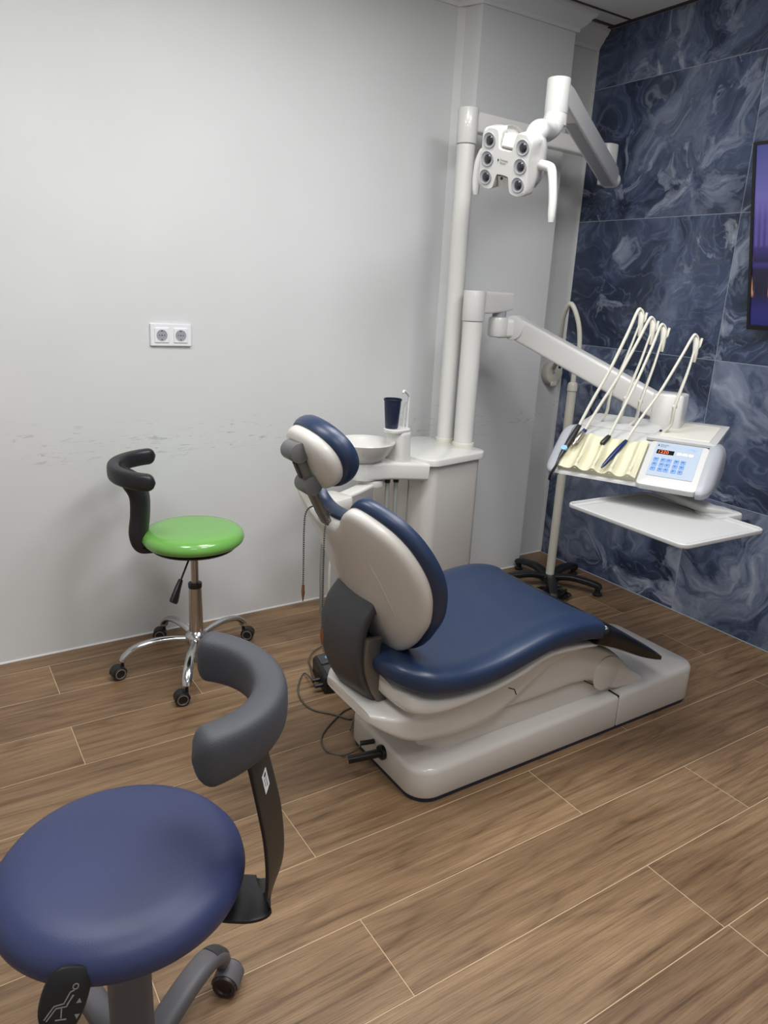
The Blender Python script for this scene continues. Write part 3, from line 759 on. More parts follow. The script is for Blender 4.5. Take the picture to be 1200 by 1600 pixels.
# roll clockwise as seen from the front
rr = rx * math.cos(rol) - upv * math.sin(rol); uu = upv * math.cos(rol) + rx * math.sin(rol)
ML = frame(LH, rr, uu)           # local x right, y up, z toward viewer
if ML.col[2].to_3d().dot(nv) < 0: ML = frame(LH, rr, uu); 
HOL = [(-.098, .045), (-.098, .075), (-.088, .092), (-.062, .097), (-.040, .093), (-.033, .070), (-.029, .046), (-.020, .037), (.020, .037), (.029, .046), (.033, .070), (.040, .093), (.062, .097), (.088, .092), (.098, .075), (.098, .045),
       (.096, 0), (.098, -.045), (.098, -.075), (.088, -.092), (.062, -.097), (.040, -.092), (.032, -.074), (.027, -.052), (.019, -.042), (-.019, -.042), (-.027, -.052), (-.032, -.074), (-.040, -.092), (-.062, -.097), (-.088, -.092), (-.098, -.075), (-.098, -.045), (-.096, 0)]
HOL = [(p.x, p.y) for p in cr([(a, b, 0) for a, b in HOL] + [(HOL[0][0], HOL[0][1], 0)], 3)[:-1]]
HBL = []
for (x_, y_) in HOL:       # rear outline: same lobes without the notches
    k_ = 1 / max(.2, (abs(x_ / .100) ** 3.5 + abs(y_ / .098) ** 3.5) ** (1 / 3.5)); HBL.append((x_ * min(k_, 1.9), y_ * min(k_, 1.9)))
def hring(sc, z, mixb=0): return [Vector(((a * (1 - mixb) + c * mixb) * sc, (b * (1 - mixb) + d * mixb) * sc, z)) for (a, b), (c, d) in zip(HOL, HBL)]
hb_ = rings_loft([hring(.45, -.120, 1), hring(.72, -.114, 1), hring(.90, -.094, 1), hring(.985, -.064, 1), hring(1.0, -.036, 1), hring(1.0, -.030, 0), hring(1.0, .010, 0), hring(.988, .0185, 0), hring(.965, .0215, 0)], cap=False)
hb_.verts.ensure_lookup_table(); nh_ = len(HOL); hb_.faces.new(list(hb_.verts)[-nh_:]); hb_.faces.new(list(hb_.verts)[:nh_])
bmesh.ops.triangulate(hb_, faces=[f for f in hb_.faces if len(f.verts) > 4])
head = obj('lamp_head', hb_, M_white, ol, M=ML, angle=50)
for s_, yy_ in ((1, .072), (-1, -.078)):
    obj('head_bridge', tube([Vector((0, yy_ * 1.0, -.020)), Vector((0, yy_ * .80, -.010)), Vector((0, yy_ * .55, .004))], [(.032, .018), (.030, .018), (.025, .014)], sect=rsec(5, 24), up=(0, 0, 1)), M_white, head, M=ML)
for sx in (-1, 1):
    for k in (-1, 0, 1):
        cx_, cy_ = sx * .0660, k * .057
        Mt = ML @ Matrix.Translation((cx_, cy_, 0))
        l_ = obj('lamp_unit', lathe([(.0235, .0215), (.0240, .0245), (.0228, .0255), (.0212, .0245), (.0185, .0232), (0, .0231)], 36), M_capg, head, M=Mt)
        obj('lens', lathe([(0, .0275), (.007, .0270), (.0125, .0255), (.0148, .0228), (0, .0225)], 28), M_lens, l_, M=Mt @ Matrix.Translation((.0015, -.001, 0)))
obj('sensor', cyl((0, -.050, .0215), (0, -.050, .0245), .0050, 14), M_black, head, M=ML)
lg = obj('logo_mark', box((-.022, .004, .0238), (.004, .0065, .001)), M_ink, head, M=ML, smooth=False)
text('Dentsply', .0085, M_ink, head, ML @ Matrix.Translation((-.014, .003, .0236)))
text('Sirona', .0085, M_ink, head, ML @ Matrix.Translation((-.014, -.006, .0236)))
Mw = frame(LH, rx, (0, 0, 1))        # handles hang nearly plumb
for s_ in (-1, 1):
    a0 = ML @ Vector((s_ * .090, -.002, -.050)); a1 = ML @ Vector((s_ * .128, .0, -.050)); loc_ = Mw.inverted() @ a1
    L_ = .90 if s_ > 0 else .72
    P = [a0, a1, Mw @ (loc_ + Vector((s_ * .014, -.012, .0))), Mw @ (loc_ + Vector((s_ * .024, -.055 * L_, .002))), Mw @ (loc_ + Vector((s_ * .030, -.115 * L_, .000))), Mw @ (loc_ + Vector((s_ * .030, -.165 * L_, -.002))), Mw @ (loc_ + Vector((s_ * .029, -.190 * L_, -.004)))]
    P = cr(P, 6)
    rad = crs([.020, .018, .0165, .0150, .0145, .013, .010], 6)
    obj('grab_handle', tube(P, [(r_ * .85, r_) for r_ in rad], 20, up=(1, 0, 0)), M_white, ol)
# yoke from the back of the head up to the post
yk = [ML @ Vector((.015, .02, -.085)), ML @ Vector((.045, .085, -.085)), EL + Vector((-.055, -.018, -.150)), EL + Vector((-.012, -.004, -.118)), EL + Vector((0, 0, -.075))]
obj('head_yoke', tube(cr(yk, 6), crs([.026, .034, .037, .040, .036], 6), 28), M_white, ol)

# ============================================================ DELIVERY ARM + CONSOLE
PB = Vector((2.035, 2.500, 0))
dc = thing('instrument_console', 'white dental instrument console on a long swing arm with keypad and whip holders', 'dental console', (PB.x, PB.y, UZ))
obj('pole', cyl((PB.x, PB.y, UZ), (PB.x, PB.y, 1.312), .0425, 40), M_cream, dc)
obj('pole_collar', lathe([(.0425, UZ), (.049, UZ), (.049, UZ + .014), (.046, UZ + .018), (.0425, UZ + .018)], 40, M=Matrix.Translation((PB.x, PB.y, 0))), M_beige, dc)
obj('pole_head', cyl((PB.x, PB.y, 1.315), (PB.x, PB.y, 1.438), .0475, 40, bev=.004), M_white, dc)
sb = Vector((2.225, 2.52, 1.394))
obj('stub_arm', tube([Vector((PB.x, PB.y, 1.392)), Vector((2.10, 2.507, 1.392)), Vector((2.19, 2.517, 1.396)), Vector((2.235, 2.522, 1.400))], [(.040, .046), (.040, .045), (.038, .040), (.036, .036)], sect=rsec(9, 32), up=(0, 0, 1)), M_white, dc)
K = Vector((2.185, 2.510, 0))
obj('swivel', cyl((K.x, K.y, 1.335), (K.x, K.y, 1.362), .030, 32), M_capg, dc)
obj('knuckle', rbox((K.x - .005, K.y - .005, 1.292), (.085, .085, .085), .012, rv=.04), M_white, dc)
q0 = Vector((2.2635, 2.4750, 1.2921)); q1 = Vector((2.4605, 1.7900, 1.0215))
q1.z = q1.z
pd = (q1 - q0).normalized(); side = pd.cross(Vector((0, 0, 1))).normalized()
obj('shoulder_hinge', cyl(q0 - side * .042, q0 + side * .042, .052, 40, bev=.004), M_white, dc)
obj('knuckle_link', tube([Vector((K.x, K.y, 1.285)), q0], [(.034, .040)] * 2, sect=rsec(5, 24), up=(0, 0, 1)), M_white, dc)
obj('swing_arm', tube([q0, q0.lerp(q1, .05), q0.lerp(q1, .95), q1], [(.033, .046), (.034, .048), (.034, .046), (.032, .040)], sect=rsec(7, 36), up=(0, 0, 1)), M_white, dc)
# console frame
xa = Vector((.434, -.901, 0)); ya = Vector((.901, .434, 0)); O = Vector((1.910, 1.542, .860))
MC = frame(O, xa, ya)                    # local x along front to the right, y depth, z up
eb = Vector((.060, .345, 0))
obj('arm_end_block', slab(.052, .055, .014, [(.006, .135), (0, .145), (0, .258), (.003, .262), (.010, .264)], (.058, .365, 0)), M_white, dc, M=MC)
obj('arm_end_foot', slab(.030, .045, .012, [(0, .130), (0, .150)], (.078, .365, 0)), M_white, dc, M=MC)
obj('arm_end_joint', tube([q1, MC @ Vector((.04, .36, .205))], [(.040, .050)] * 2, sect=rsec(9, 28), up=(0, 0, 1)), M_white, dc)
def side_loft(prof_fn, us):
    rings = [[Vector((u, v, w_)) for v, w_ in prof_fn(u)] for u in us]
    return rings_loft(rings)
def body_prof(u, g=0, lo=0):
    # (v, w) loop, rounded; g = shrink
    P = [(0.010, -.006), (0.012, .001), (.040, .024), (.156, .112), (.174, .126), (.20, .134), (.30, .142), (.42, .152), (.436, .148), (.440, .135), (.430, .100), (.36, .045), (.28, .008), (.20, -.012), (.08, -.014), (.02, -.008)]
    cv = sum(p[0] for p in P) / len(P); cw = sum(p[1] for p in P) / len(P)
    return [(cv + (v - cv) * (1 - g), cw + (w_ - cw) * (1 - g)) for v, w_ in P]
body = bmesh.new()
us = [-.222, -.220, -.215, .238, .243, .245]; gs = [.06, .02, 0, 0, .02, .06]
rings = [[Vector((u, v, w_)) for v, w_ in body_prof(u, g)] for u, g in zip(us, gs)]
obj('console_body', rings_loft(rings), M_panelw, dc, M=MC, angle=30)
# end caps (grey, rounded, slightly proud)
for s, u0, u1, u2 in ((-1, -.216, -.236, -.256), (1, .240, .262, .284)):
    def cp(u, g, P=[(.010, -.006), (.004, .010), (.045, .046), (.135, .112), (.165, .128), (.20, .130), (.27, .118), (.30, .085), (.28, .030), (.22, -.004), (.12, -.016), (.04, -.016)]):
        cv, cw = .15, .055
        return [Vector((u, cv + (v - cv) * (1 - g) , cw + (w_ - cw) * (1 - g))) for v, w_ in P]
    rs = [cp(u0, -.05), cp(u0 + (u1 - u0) * .6, -.05), cp(u1, -.02), cp(u1 + (u2 - u1) * .5, .08), cp(u2 - (u2 - u1) * .15, .25), cp(u2, .42)]
    # smooth the loops
    rs = [[p for p in cr(r + [r[0]], 3)[:-1]] for r in rs]
    obj('end_cap', rings_loft(rs), M_capg, dc, M=MC, angle=60)
# front plane helpers: slanted face frame
fd = Vector((0, 1.3, 1)).normalized()
MF = MC @ frame((0, 0, 0), (1, 0, 0), fd)     # x right, y up the slope, z out of face
# ivory silicone cover with 5 slots
def fxy(u, s, h=0): return Vector((u, s, h))
def cover():
    nu, nv = 97, 15; bm = bmesh.new(); g = []
    u0, u1 = -.208, .052
    slots = [-.172, -.115, -.058, -.002, .046 - .012]
    for j in range(nv):
        row = []
        f = j / (nv - 1); s = .020 + .166 * f
        for i in range(nu):
            a = i / (nu - 1); u = u0 + (u1 - u0) * a
            h = .014
            for k, su in enumerate([-.168, -.112, -.056, .000, .044]):
                pass
            # 4 grooves (instrument seats)
            for su in (-.176, -.118, -.060, -.002):
                d = (u - su - .004) / .021
                h -= .017 * math.exp(-d ** 4) * (.25 + .75 * math.sin(min(1, f * 1.15 + .05) * PI * .8))
            for su in (-.147, -.089, -.031, .028):   # wedge ridges between
                d = (u - su) / (.0075 + .006 * (1 - f)); h += .013 * math.exp(-d * d) * (1 - f) ** .6
            e = min(a, 1 - a, f + .02, 1.02 - f) ; h -= .004 * max(0, 1 - e / .03)
            row.append(bm.verts.new((u, s, h)))
        g.append(row)
    for j in range(nv - 1):
        for i in range(nu - 1): bm.faces.new((g[j][i], g[j][i + 1], g[j + 1][i + 1], g[j + 1][i]))
    # skirt
    bd = [e for e in bm.edges if e.is_boundary]
    r = bmesh.ops.extrude_edge_only(bm, edges=bd); vs = [v for v in r['geom'] if isinstance(v, bmesh.types.BMVert)]
    for v in vs: v.co.z = -.016
    return bm
obj('holder_cover', cover(), M_ivory, dc, M=MF, label='ivory silicone holder cover with grooves for the instruments', angle=50)
# teeth at the lower lip of the cover
for su in (-.147, -.089, -.031, .028):
    obj('slot_guide', tube([MF @ Vector((su, .020, .012)), MF @ Vector((su + .002, .040, .024)), MF @ Vector((su + .007, .10, .014))], [.0055, .0065, .002], 10), M_ivory, dc)
# keypad
kp = obj('control_panel', slab(.094, .098, .016, [(.0, -.010), (0, .006), (.003, .010), (.008, .011)], (.150, .098, 0)), M_panelw, dc, M=MF, label='white framed control panel with pale blue keys')
obj('membrane', slab(.071, .0735, .003, [(0, .010), (0, .0125)], (.150, .1165, 0)), M_membr, kp, M=MF)
obj('display', slab(.027, .0090, .001, [(0, .0125), (0, .0132)], (.1145, .1475, 0)), M_gloss, kp, M=MF)
def kx(i): return (.094, .1165, .1345, .158, .178)[i] + .014
for j in range(3):
    for i in range(5):
        k_ = obj('key', slab(.0076, .0078, .0012, [(0, .0122), (0, .0134), (.0006, .0138)], (kx(i) - .014, .1125 - j * .0205, 0)), M_key, kp, M=MF)
for i in range(3):
    obj('indicator', slab(.0075, .0055, .001, [(0, .0124), (0, .0132)], (.158 + i * .018, .1475, 0)), M_label, kp, M=MF)
text('1220', .0175, M_led, kp, MF @ Matrix.Translation((.0905, .1415, .0135)), name='digits', label='orange digits 1220')
text('Dentsply', .0070, M_ink, kp, MF @ Matrix.Translation((.0935, .1760, .0128)))
text('Sirona', .0070, M_ink, kp, MF @ Matrix.Translation((.0935, .1690, .0128)))
obj('logo_mark', box((.0875, .1745, .0128), (.004, .007, .001)), M_ink, kp, M=MF, smooth=False)
text('intego', .013, M_blueink, kp, MF @ Matrix.Translation((.178, .170, .0128)))
GL = ['=', '+', '-', '*', '#', '1', '2', '3', '4', 'v', '^', 'o', '|', 'x', '~']
for j in range(3):
    for i in range(5):
        bm = bmesh.new(); kxx = kx(i) - .014; kyy = .1125 - j * .0205
        h_ = (i * 3 + j * 5) % 4
        if h_ == 0: box((kxx, kyy, .0141), (.006, .0010, .0004), bm=bm); box((kxx, kyy + .002, .0141), (.003, .0010, .0004), bm=bm)
        elif h_ == 1: cyl((kxx, kyy, .0138), (kxx, kyy, .0142), .0022, 10, bm)
        elif h_ == 2: box((kxx, kyy, .0141), (.001, .006, .0004), bm=bm); box((kxx, kyy, .0141), (.004, .001, .0004), bm=bm)
        else: box((kxx - .001, kyy, .0141), (.003, .004, .0004), bm=bm)
        obj('key_symbol', bm, M_navyh, kp, M=MF, smooth=False)
# soft tray mat on top right
Mtop = MC @ Matrix.Translation((0, .17, .131)) @ Matrix.Rotation(math.atan2(.022, .26), 4, 'X')
obj('top_mat', slab(.082, .112, .006, [(0, -.002), (0, .004), (.002, .006), (.004, .006)], (.150, .140, 0)), M_mat, dc, M=Mtop)
obj('top_lip', slab(.108, .150, .006, [(0, -.006), (0, .002), (.002, .003)], (.146, .142, 0)), M_panelw, dc, M=Mtop)
obj('top_bulge', slab(.135, .10, .03, [(0, -.01), (.004, .005), (.02, .012), (.05, .015)], (-.075, .13, 0)), M_panelw, dc, M=Mtop)
# under-console bracket toward tray
TZ = .780
tr_c = Vector((1.930, 1.385, TZ)); 
br = [MC @ Vector((.04, .17, -.012)), MC @ Vector((.10, .19, -.040)), Vector((2.13, 1.36, .800)), Vector((2.19, 1.32, .785))]
obj('tray_bracket', tube(cr(br, 6), [(.035, .014)] * 19, sect=rsec(4, 24), up=(0, 0, 1)), M_panelw, dc)
obj('tray_support', rbox((2.165, 1.330, .775), (.13, .11, .032), .008, Matrix.Rotation(math.radians(-4), 3, 'Z'), rv=.03), M_panelw, dc)
obj('tray_rest', box((2.04, 1.37, .7705), (.22, .06, .010)), M_panelw, dc, bevel=.003)
# tray (separate, lifts off)
Rt = Matrix.Rotation(math.radians(-1.5), 3, 'Z')
ty = thing('instrument_tray', 'empty white rectangular tray with raised rim below the instrument console', 'tray', (1.93, 1.385, .776))
obj('tray_plate', slab(.191, .230, .030, [(.006, -.004), (.001, -.001), (0, .004), (.001, .009), (.004, .011), (.007, .010), (.009, .003), (.024, .0025), (.0255, -.001), (.0275, -.001), (.029, .0015), (.04, .0015)], (1.944, 1.378, TZ), Rt, k=8), M_panelw, ty)

# whip holders
tipw = [(1002, 490), (1020, 503), (1038, 514), (1088, 530)]
U_b = [-.175, -.125, -.070, .052]
U_c = [-.122, -.069, -.018, .095]; W_c = [.253, .244, .238, .234]
U_t = [-.066, -.024, .015, .123]; W_t = [.528, .503, .483, .457]
hose_end = [(-.176, .19), (-.160, .188), (-.072, .19), (-.014, .19)]
tips = []
for k in range(4):
    ba = Vector((U_b[k] + .01, .26, .135)); cl = Vector((U_c[k], .24, W_c[k])); ti = Vector((U_t[k], .28, W_t[k]))
    for dd in ((0, 0, 0), (.006, -.012, .002)):
        P = cr([MC @ (ba + Vector(dd) * 1.5), MC @ (ba.lerp(cl, .5) + Vector(dd) + Vector((.012, .0, -.012))), MC @ (cl + Vector(dd)), MC @ (cl.lerp(ti, .5) + Vector(dd) * .6 + Vector((.006, 0, 0))), MC @ (ti + Vector(dd) * .3 + Vector((0, 0, -.03)))], 6)
        obj('whip', tube(P, crs([.0042, .0042, .004, .0036, .003], 6), 10), M_hose, dc)
    obj('whip_foot', cyl(MC @ (ba + Vector((.0, 0, .0))), MC @ (ba + Vector((.001, 0, .012))), .0058, 12), M_black, dc)
    obj('whip_clip', box(MC @ (cl + Vector((.003, -.006, 0))), (.016, .012, .012)), M_hose, dc, bevel=.003)
    P = [MC @ (ti + Vector((.004, 0, -.075))), MC @ (ti + Vector((.004, 0, -.045))), MC @ (ti + Vector((.002, 0, -.01))), MC @ (ti + Vector((-.006, 0, .006)))]
    hg = obj('whip_guide', tube(P, [(.004, .006), (.009, .009), (.0085, .010), (.004, .006)], sect=rsec(3, 16), up=MC.to_3x3() @ Vector((1, 0, 0))), M_hose, dc)
    P = [MC @ (ti + Vector((.004, .004, -.035))), MC @ (ti + Vector((.012, .012, -.022))), MC @ (ti + Vector((.016, .012, .004)))]
    obj('guide_hook', tube(P, [(.0025, .005), (.003, .005), (.001, .004)], sect=rsec(4, 12), up=MC.to_3x3() @ Vector((1, 0, 0))), M_hose, hg)
    tips.append(ti)
# instruments (each lifts out of its slot)
INST = [('scaler_handpiece', 'black handpiece with a round light blue badge, leftmost in the console holder', 'handpiece'),
        ('motor_handpiece', 'short chrome micromotor on a pale hose, beside the black badge handpiece', 'handpiece'),
        ('air_coupling', 'pale hose with a short black end cap in the middle of the holder', 'handpiece'),
        ('spray_handpiece', 'slim navy blue handpiece nearest the keypad of the console', 'handpiece')]
HT = [(-.190, .200, .020), (-.166, .190, .014), (-.078, .180, .012), (-.018, .172, .012)]   # hose meets handle (on face coords)
HB = [(-.207, .040, .016), (-.186, .098, .014), (-.092, .132, .012), (-.058, .028, .018)]
for k, (nm, lb, ct) in enumerate(INST):
    a = MF @ (Vector(HT[k]) + Vector((0, 0, .005))); b = MF @ (Vector(HB[k]) + Vector((0, 0, .009))); d = (b - a).normalized()
    it = thing(nm, lb, ct, tuple(a))
    ti = tips[k]; tp = MC @ ti
    up_ = MC @ Vector((ti.x - .004, ti.y - .01, ti.z + .010))
    mid = a.lerp(up_, .5) + Vector((0, 0, -.012))
    path = [a - d * -.004, a.lerp(up_, .22) - d * .004, mid, a.lerp(up_, .80), MC @ (ti + Vector((-.010, -.014, .006))), MC @ (ti + Vector((-.002, -.001, .012))), MC @ (ti + Vector((.006, .006, -.006))), MC @ (ti + Vector((.006, .008, -.05)))]
    r_ = [.0055, .0052, .0048, .0048][k]
    obj('hose', tube(cr(path, 6), r_, 12), M_hose, it)
    if k == 0:
        obj('handle', tube([a - d * .006, a, a + d * .03, a + d * .085, a + d * .125, b + d * .0], [.007, .0085, .0095, .0105, .009, .0045], 18), M_black, it)
        pb_ = a + d * .118
        obj('badge', cyl(pb_ + MF.to_3x3() @ Vector((0, 0, .004)), pb_ + MF.to_3x3() @ Vector((0, 0, .0115)), .0105, 20), M_bluelab, it, label='round light blue badge')
        obj('tail', tube(cr([b, b + d * .02 + Vector((0, 0, -.01)), b + d * .02 + Vector((-.012, .008, -.04)), b + Vector((-.022, .012, -.075))], 5), [.0045] * 16, 12), M_black, it)
    elif k == 1:
        obj('handle', cyl(a + d * .0, a + d * .014, .0078, 20), M_navyh, it)
        obj('motor_body', cyl(a + d * .014, a + d * .062, .0092, 24, bev=.001), M_steel, it)
        obj('nose', tube([a + d * .062, a + d * .068, a + d * .082], [.0075, .004, .0038], 16), M_steel, it)
    elif k == 2:
        obj('handle', tube([a, a + d * .008, a + d * .04, a + d * .046], [.0065, .0085, .0092, .0075], 18), M_black, it)
    else:
        L_ = (b - a).length
        obj('handle', tube([a, a + d * .01, a + d * .05, a + d * (L_ * .6), a + d * (L_ * .9), b], [.0055, .0075, .0092, .0088, .006, .0028], 18), M_navyh, it)

# ============================================================ MOBILE POLE STAND in the corner
xs = Vector((2.668, 2.492, 0))
ps = thing('pole_stand', 'beige pole on a black five-star foot in the corner by the blue tiles', 'stand', tuple(xs))
obj('pole', cyl((xs.x, xs.y, .055), (xs.x, xs.y, 1.015), .0215, 28), M_beige, ps)
obj('pole_ring', cyl((xs.x, xs.y, .66), (xs.x, xs.y, .684), .0245, 28, bev=.002), M_beige, ps)
obj('pole_neck', lathe([(.0215, 1.0), (.025, 1.004), (.0235, 1.03), (.020, 1.04), (.0125, 1.045), (.012, 1.10), (0, 1.10)], 28, M=Matrix.Translation((xs.x, xs.y, 0))), M_beige, ps)
obj('hub', lathe([(0, .065), (.036, .065), (.046, .055), (.048, .03), (.03, .02), (0, .02)], 32, M=Matrix.Translation((xs.x, xs.y, 0))), M_black, ps)
for k in range(5):
    a = math.radians(-58 + 72 * k); d = Vector((math.cos(a), math.sin(a), 0)); L_ = .235
    P = cr([xs + d * .02 + Vector((0, 0, .05)), xs + d * (L_ * .5) + Vector((0, 0, .066)), xs + d * L_ + Vector((0, 0, .052)), xs + d * (L_ + .022) + Vector((0, 0, .034))], 5)
    lg_ = obj('leg', tube(P, [(.022, .014)] * 8 + [(.020, .014)] * 8, sect=rsec(5, 20), up=(0, 0, 1)), M_black, ps)
    e = xs + d * (L_ + .012)
    obj('glide', lathe([(0, 0), (.022, 0), (.023, .008), (.014, .014), (.013, .045), (0, .045)], 24, M=Matrix.Translation(e)), M_black, lg_)
obj('supply_hose', tube(cr([(xs.x, xs.y, 1.09), (2.6798, 2.4900, 1.1999), (2.6657, 2.5000, 1.3161), (2.6466, 2.5400, 1.4001), (2.6697, 2.6000, 1.3542), (2.7245, 2.6600, 1.2613), (2.8204, 2.7600, 1.1269), (2.905, 2.865, 1.06)], 6), .0110, 16), M_hose, ps)
# cable bundle lying under the foot: nobody could count the loops
random.seed(9); bm = bmesh.new()
for k in range(26):
    c0 = xs + Vector((-.11, -.11, 0)); P = []
    r0_ = random.uniform(.03, .085); ph = random.uniform(0, 6.28); hh = random.uniform(.006, .034); e_ = random.uniform(.45, 1)
    cx0 = random.uniform(-.03, .03); cy0 = random.uniform(-.03, .03)
    for j in range(15):
        an = ph + j / 14 * 2 * PI
        P.append(c0 + Vector((cx0 + r0_ * math.cos(an) * 1.3, cy0 + r0_ * e_ * math.sin(an), hh + .006 * math.sin(3 * an + k))))
    tube(P, .0035, 7, bm)
tb = obj('cable_bundle', bm, M_black); setp(tb, 'tangle of thin black cables coiled under the foot of the pole stand', 'cables', kind='stuff')

# round holder on the recess wall
hw_ = thing('wall_holder', 'round beige holder screwed to the white wall corner behind the swing arm', 'holder', (2.93, 2.9, 1.04))
hx_ = Vector((2.9263, 2.8700, 1.0371))
Mh = frame(hx_ + Vector((-.012, 0, 0)), (1, 0, 0), (0, 0, 1)) @ Matrix.Diagonal((1.28, 1.28, .9, 1))
obj('holder_body', lathe([(0, -.045), (.040, -.045), (.046, -.035), (.048, .0), (.044, .012), (.034, .018), (0, .019)], 40), M_beige, hw_, M=Mh)
obj('holder_notch', box((.0, -.043, .013), (.034, .020, .014)), M_beige, hw_, M=Mh, bevel=.005)
obj('holder_badge', box((.020, .026, .0172), (.014, .011, .005)), M_navyh, hw_, M=Mh, bevel=.001)
obj('holder_button', lathe([(0, .022), (.006, .021), (.007, .016), (0, .016)], 16, M=Matrix.Translation((-.012, .004, 0))), M_capg, hw_, M=Mh)

# ============================================================ FOOT CONTROL + CABLES
fc = thing('foot_control', 'dark foot control box with round grey-blue buttons on the floor behind the chair', 'pedal', (1.24, 2.12, 0))
Rf = Matrix.Rotation(math.radians(-12), 3, 'Z')
fo = Vector((1.235, 2.155, 0))
Mf_ = Matrix.Translation(fo) @ Rf.to_4x4()
bm = bmesh.new()
P = [(-.075, 0), (-.075, .062), (-.065, .070), (.03, .088), (.075, .082), (.085, 0)]
rings_loft([[Vector((y_, s * .001 + s * k_, z_)) for y_, z_ in P] for s, k_ in ((-1, .085), (1, .085))], bm)
fb = obj('pedal_body', bm, M_black, fc, M=Mf_, bevel=.006, smooth=False)
sl = math.atan2(.018, .095)
Mtp = Mf_ @ Matrix.Translation((-.02, 0, .0795)) @ Matrix.Rotation(-sl, 4, 'Y')
for (yy, zz) in ((-.045, 0), (.040, 0)):
    p_ = obj('pedal_key', slab(.042, .034, .006, [(0, -.004), (0, .003), (.003, .005)], (0, yy, 0)), M_dgrey, fb, M=Mtp)
    obj('key_button', lathe([(0, .0085), (.010, .008), (.0125, .005), (0, .004)], 20, M=Matrix.Translation((-.006, yy, 0))), M_bluelab, p_, M=Mtp)
for s in (-.02, .02):
    obj('cable_plug', cyl(Mf_ @ Vector((-.070, s - .045, .030)), Mf_ @ Vector((-.105, s - .045, .028)), .008, 14), M_black, fb)
pz = .004
def fl_(px_): return px_
c1 = [tuple(Mf_ @ Vector((-.10, -.025, .028))), (1.1413, 2.2480, 0.0080), (1.0809, 2.1739, 0.0050), (1.0530, 2.0956, 0.0040), (1.0569, 2.0176, 0.0040), (1.1068, 1.9543, 0.0040), (1.1422, 1.9040, 0.0040), (1.1733, 1.8829, 0.0040), (1.12, 1.75, .02)]
o = obj('power_cable', tube(cr(c1, 6), .0032, 10), M_cable); setp(o, 'olive grey cable curling from the foot control to the white chair base', 'cable')
c2 = [(1.10, 1.82, .02), (1.1944, 1.9455, 0.0060), (1.1681, 1.9585, 0.0040), (1.1245, 1.9403, 0.0040), (1.0381, 1.8817, 0.0040), (0.9981, 1.8331, 0.0040), (0.9903, 1.7743, 0.0040), (1.0218, 1.7342, 0.0040), (1.0355, 1.6600, 0.0432)]
pl_ = Vector((1.062, 1.655, .085))
c2[-1] = (1.035, 1.675, .055); c2.append((1.050, 1.665, .082))
t_ = thing('data_cable', 'thin grey cable looping over the floor to a black plug in the chair rear', 'cable', (1.05, 1.665, .08))
obj('wire', tube(cr(c2, 6), .0030, 10), M_cable, t_)
obj('plug', cyl((1.045, 1.668, .080), (1.084, 1.650, .086), .0075, 14), M_black, t_)
c3 = [tuple(Mf_ @ Vector((-.10, -.065, .028))), (1.1836, 2.2720, 0.0100), (1.2053, 2.3316, 0.0120), (1.2502, 2.3805, 0.0120), (1.3079, 2.4069, 0.0120), (1.30, 2.36, .02), (1.42, 2.42, .05), (1.50, 2.42, .07)]
o = obj('unit_cable', tube(cr(c3, 6), .0030, 10), M_cable); setp(o, 'thin dark cable arching up behind the foot control toward the water unit', 'cable')

# ============================================================ STOOLS
def castor(parent, M, R, wmat, cmat, ring, w=.022):
    """M places the castor: origin at stem top on the floor plane; swivel offset along local x"""
    c = Vector((.018, 0, R))
    obj_c = obj('castor', tube([M @ Vector((0, 0, R * 2.35)), M @ Vector((0, 0, R * 1.6))], .006, 12), M_chrome if cmat is M_wheel else cmat, parent)
    for s in (-1, 1):
        wh = obj('wheel', lathe([(0, w * .2), (R * .55, w * .2), (R * .93, w * .28), (R, w * .5), (R, w * .8), (R * .9, w), (R * .62, w), (R * .55, w * .85), (0, w * .8)], 28, M=M @ Matrix.Translation(c) @ Matrix.Rotation(-s * PI / 2, 4, 'X')), wmat, obj_c)
        if ring:
            lathe_ = lathe([(R * .62, w * 1.0), (R * .70, w * 1.05), (R * .78, w * 1.0), (R * .70, w * .95)], 28, M=M @ Matrix.Translation(c) @ Matrix.Rotation(-s * PI / 2, 4, 'X'))
            obj('wheel_ring', lathe_, ring, obj_c)
    # hood over wheel
    bm = bmesh.new(); rs = []
    for a in range(-10, 200, 15):
        a_ = math.radians(a); x_ = c.x + math.cos(a_) * R * 1.07; z_ = c.z + math.sin(a_) * R * 1.07
        x2 = c.x + math.cos(a_) * R * .99; z2 = c.z + math.sin(a_) * R * .99; wd = w * .80
        rs.append([M @ Vector((x_, -wd, z_)), M @ Vector((x_, wd, z_)), M @ Vector((x2, wd, z2)), M @ Vector((x2, -wd, z2))])
    obj('castor_hood', rings_loft(rs), cmat, obj_c)
def arc_pad(cen, Rr, apex, span, z, prof, n=26, hts=None):
    """curved backrest: prof(t) -> (half radial, half height, dz); t in -1..1"""
    rings = []
    for i in range(n + 1):
        t_ = -1 + 2 * i / n; th = apex + span * t_
        hr, hh, dz, dr = prof(t_)
        rad = Vector((math.cos(th), math.sin(th), 0)); p = Vector(cen) + rad * (Rr + dr); p.z = z + dz
        rings.append([p + rad * (hr * a) + Vector((0, 0, 1)) * (hh * b) for a, b in rsec(3.4, 24)])
    return rings
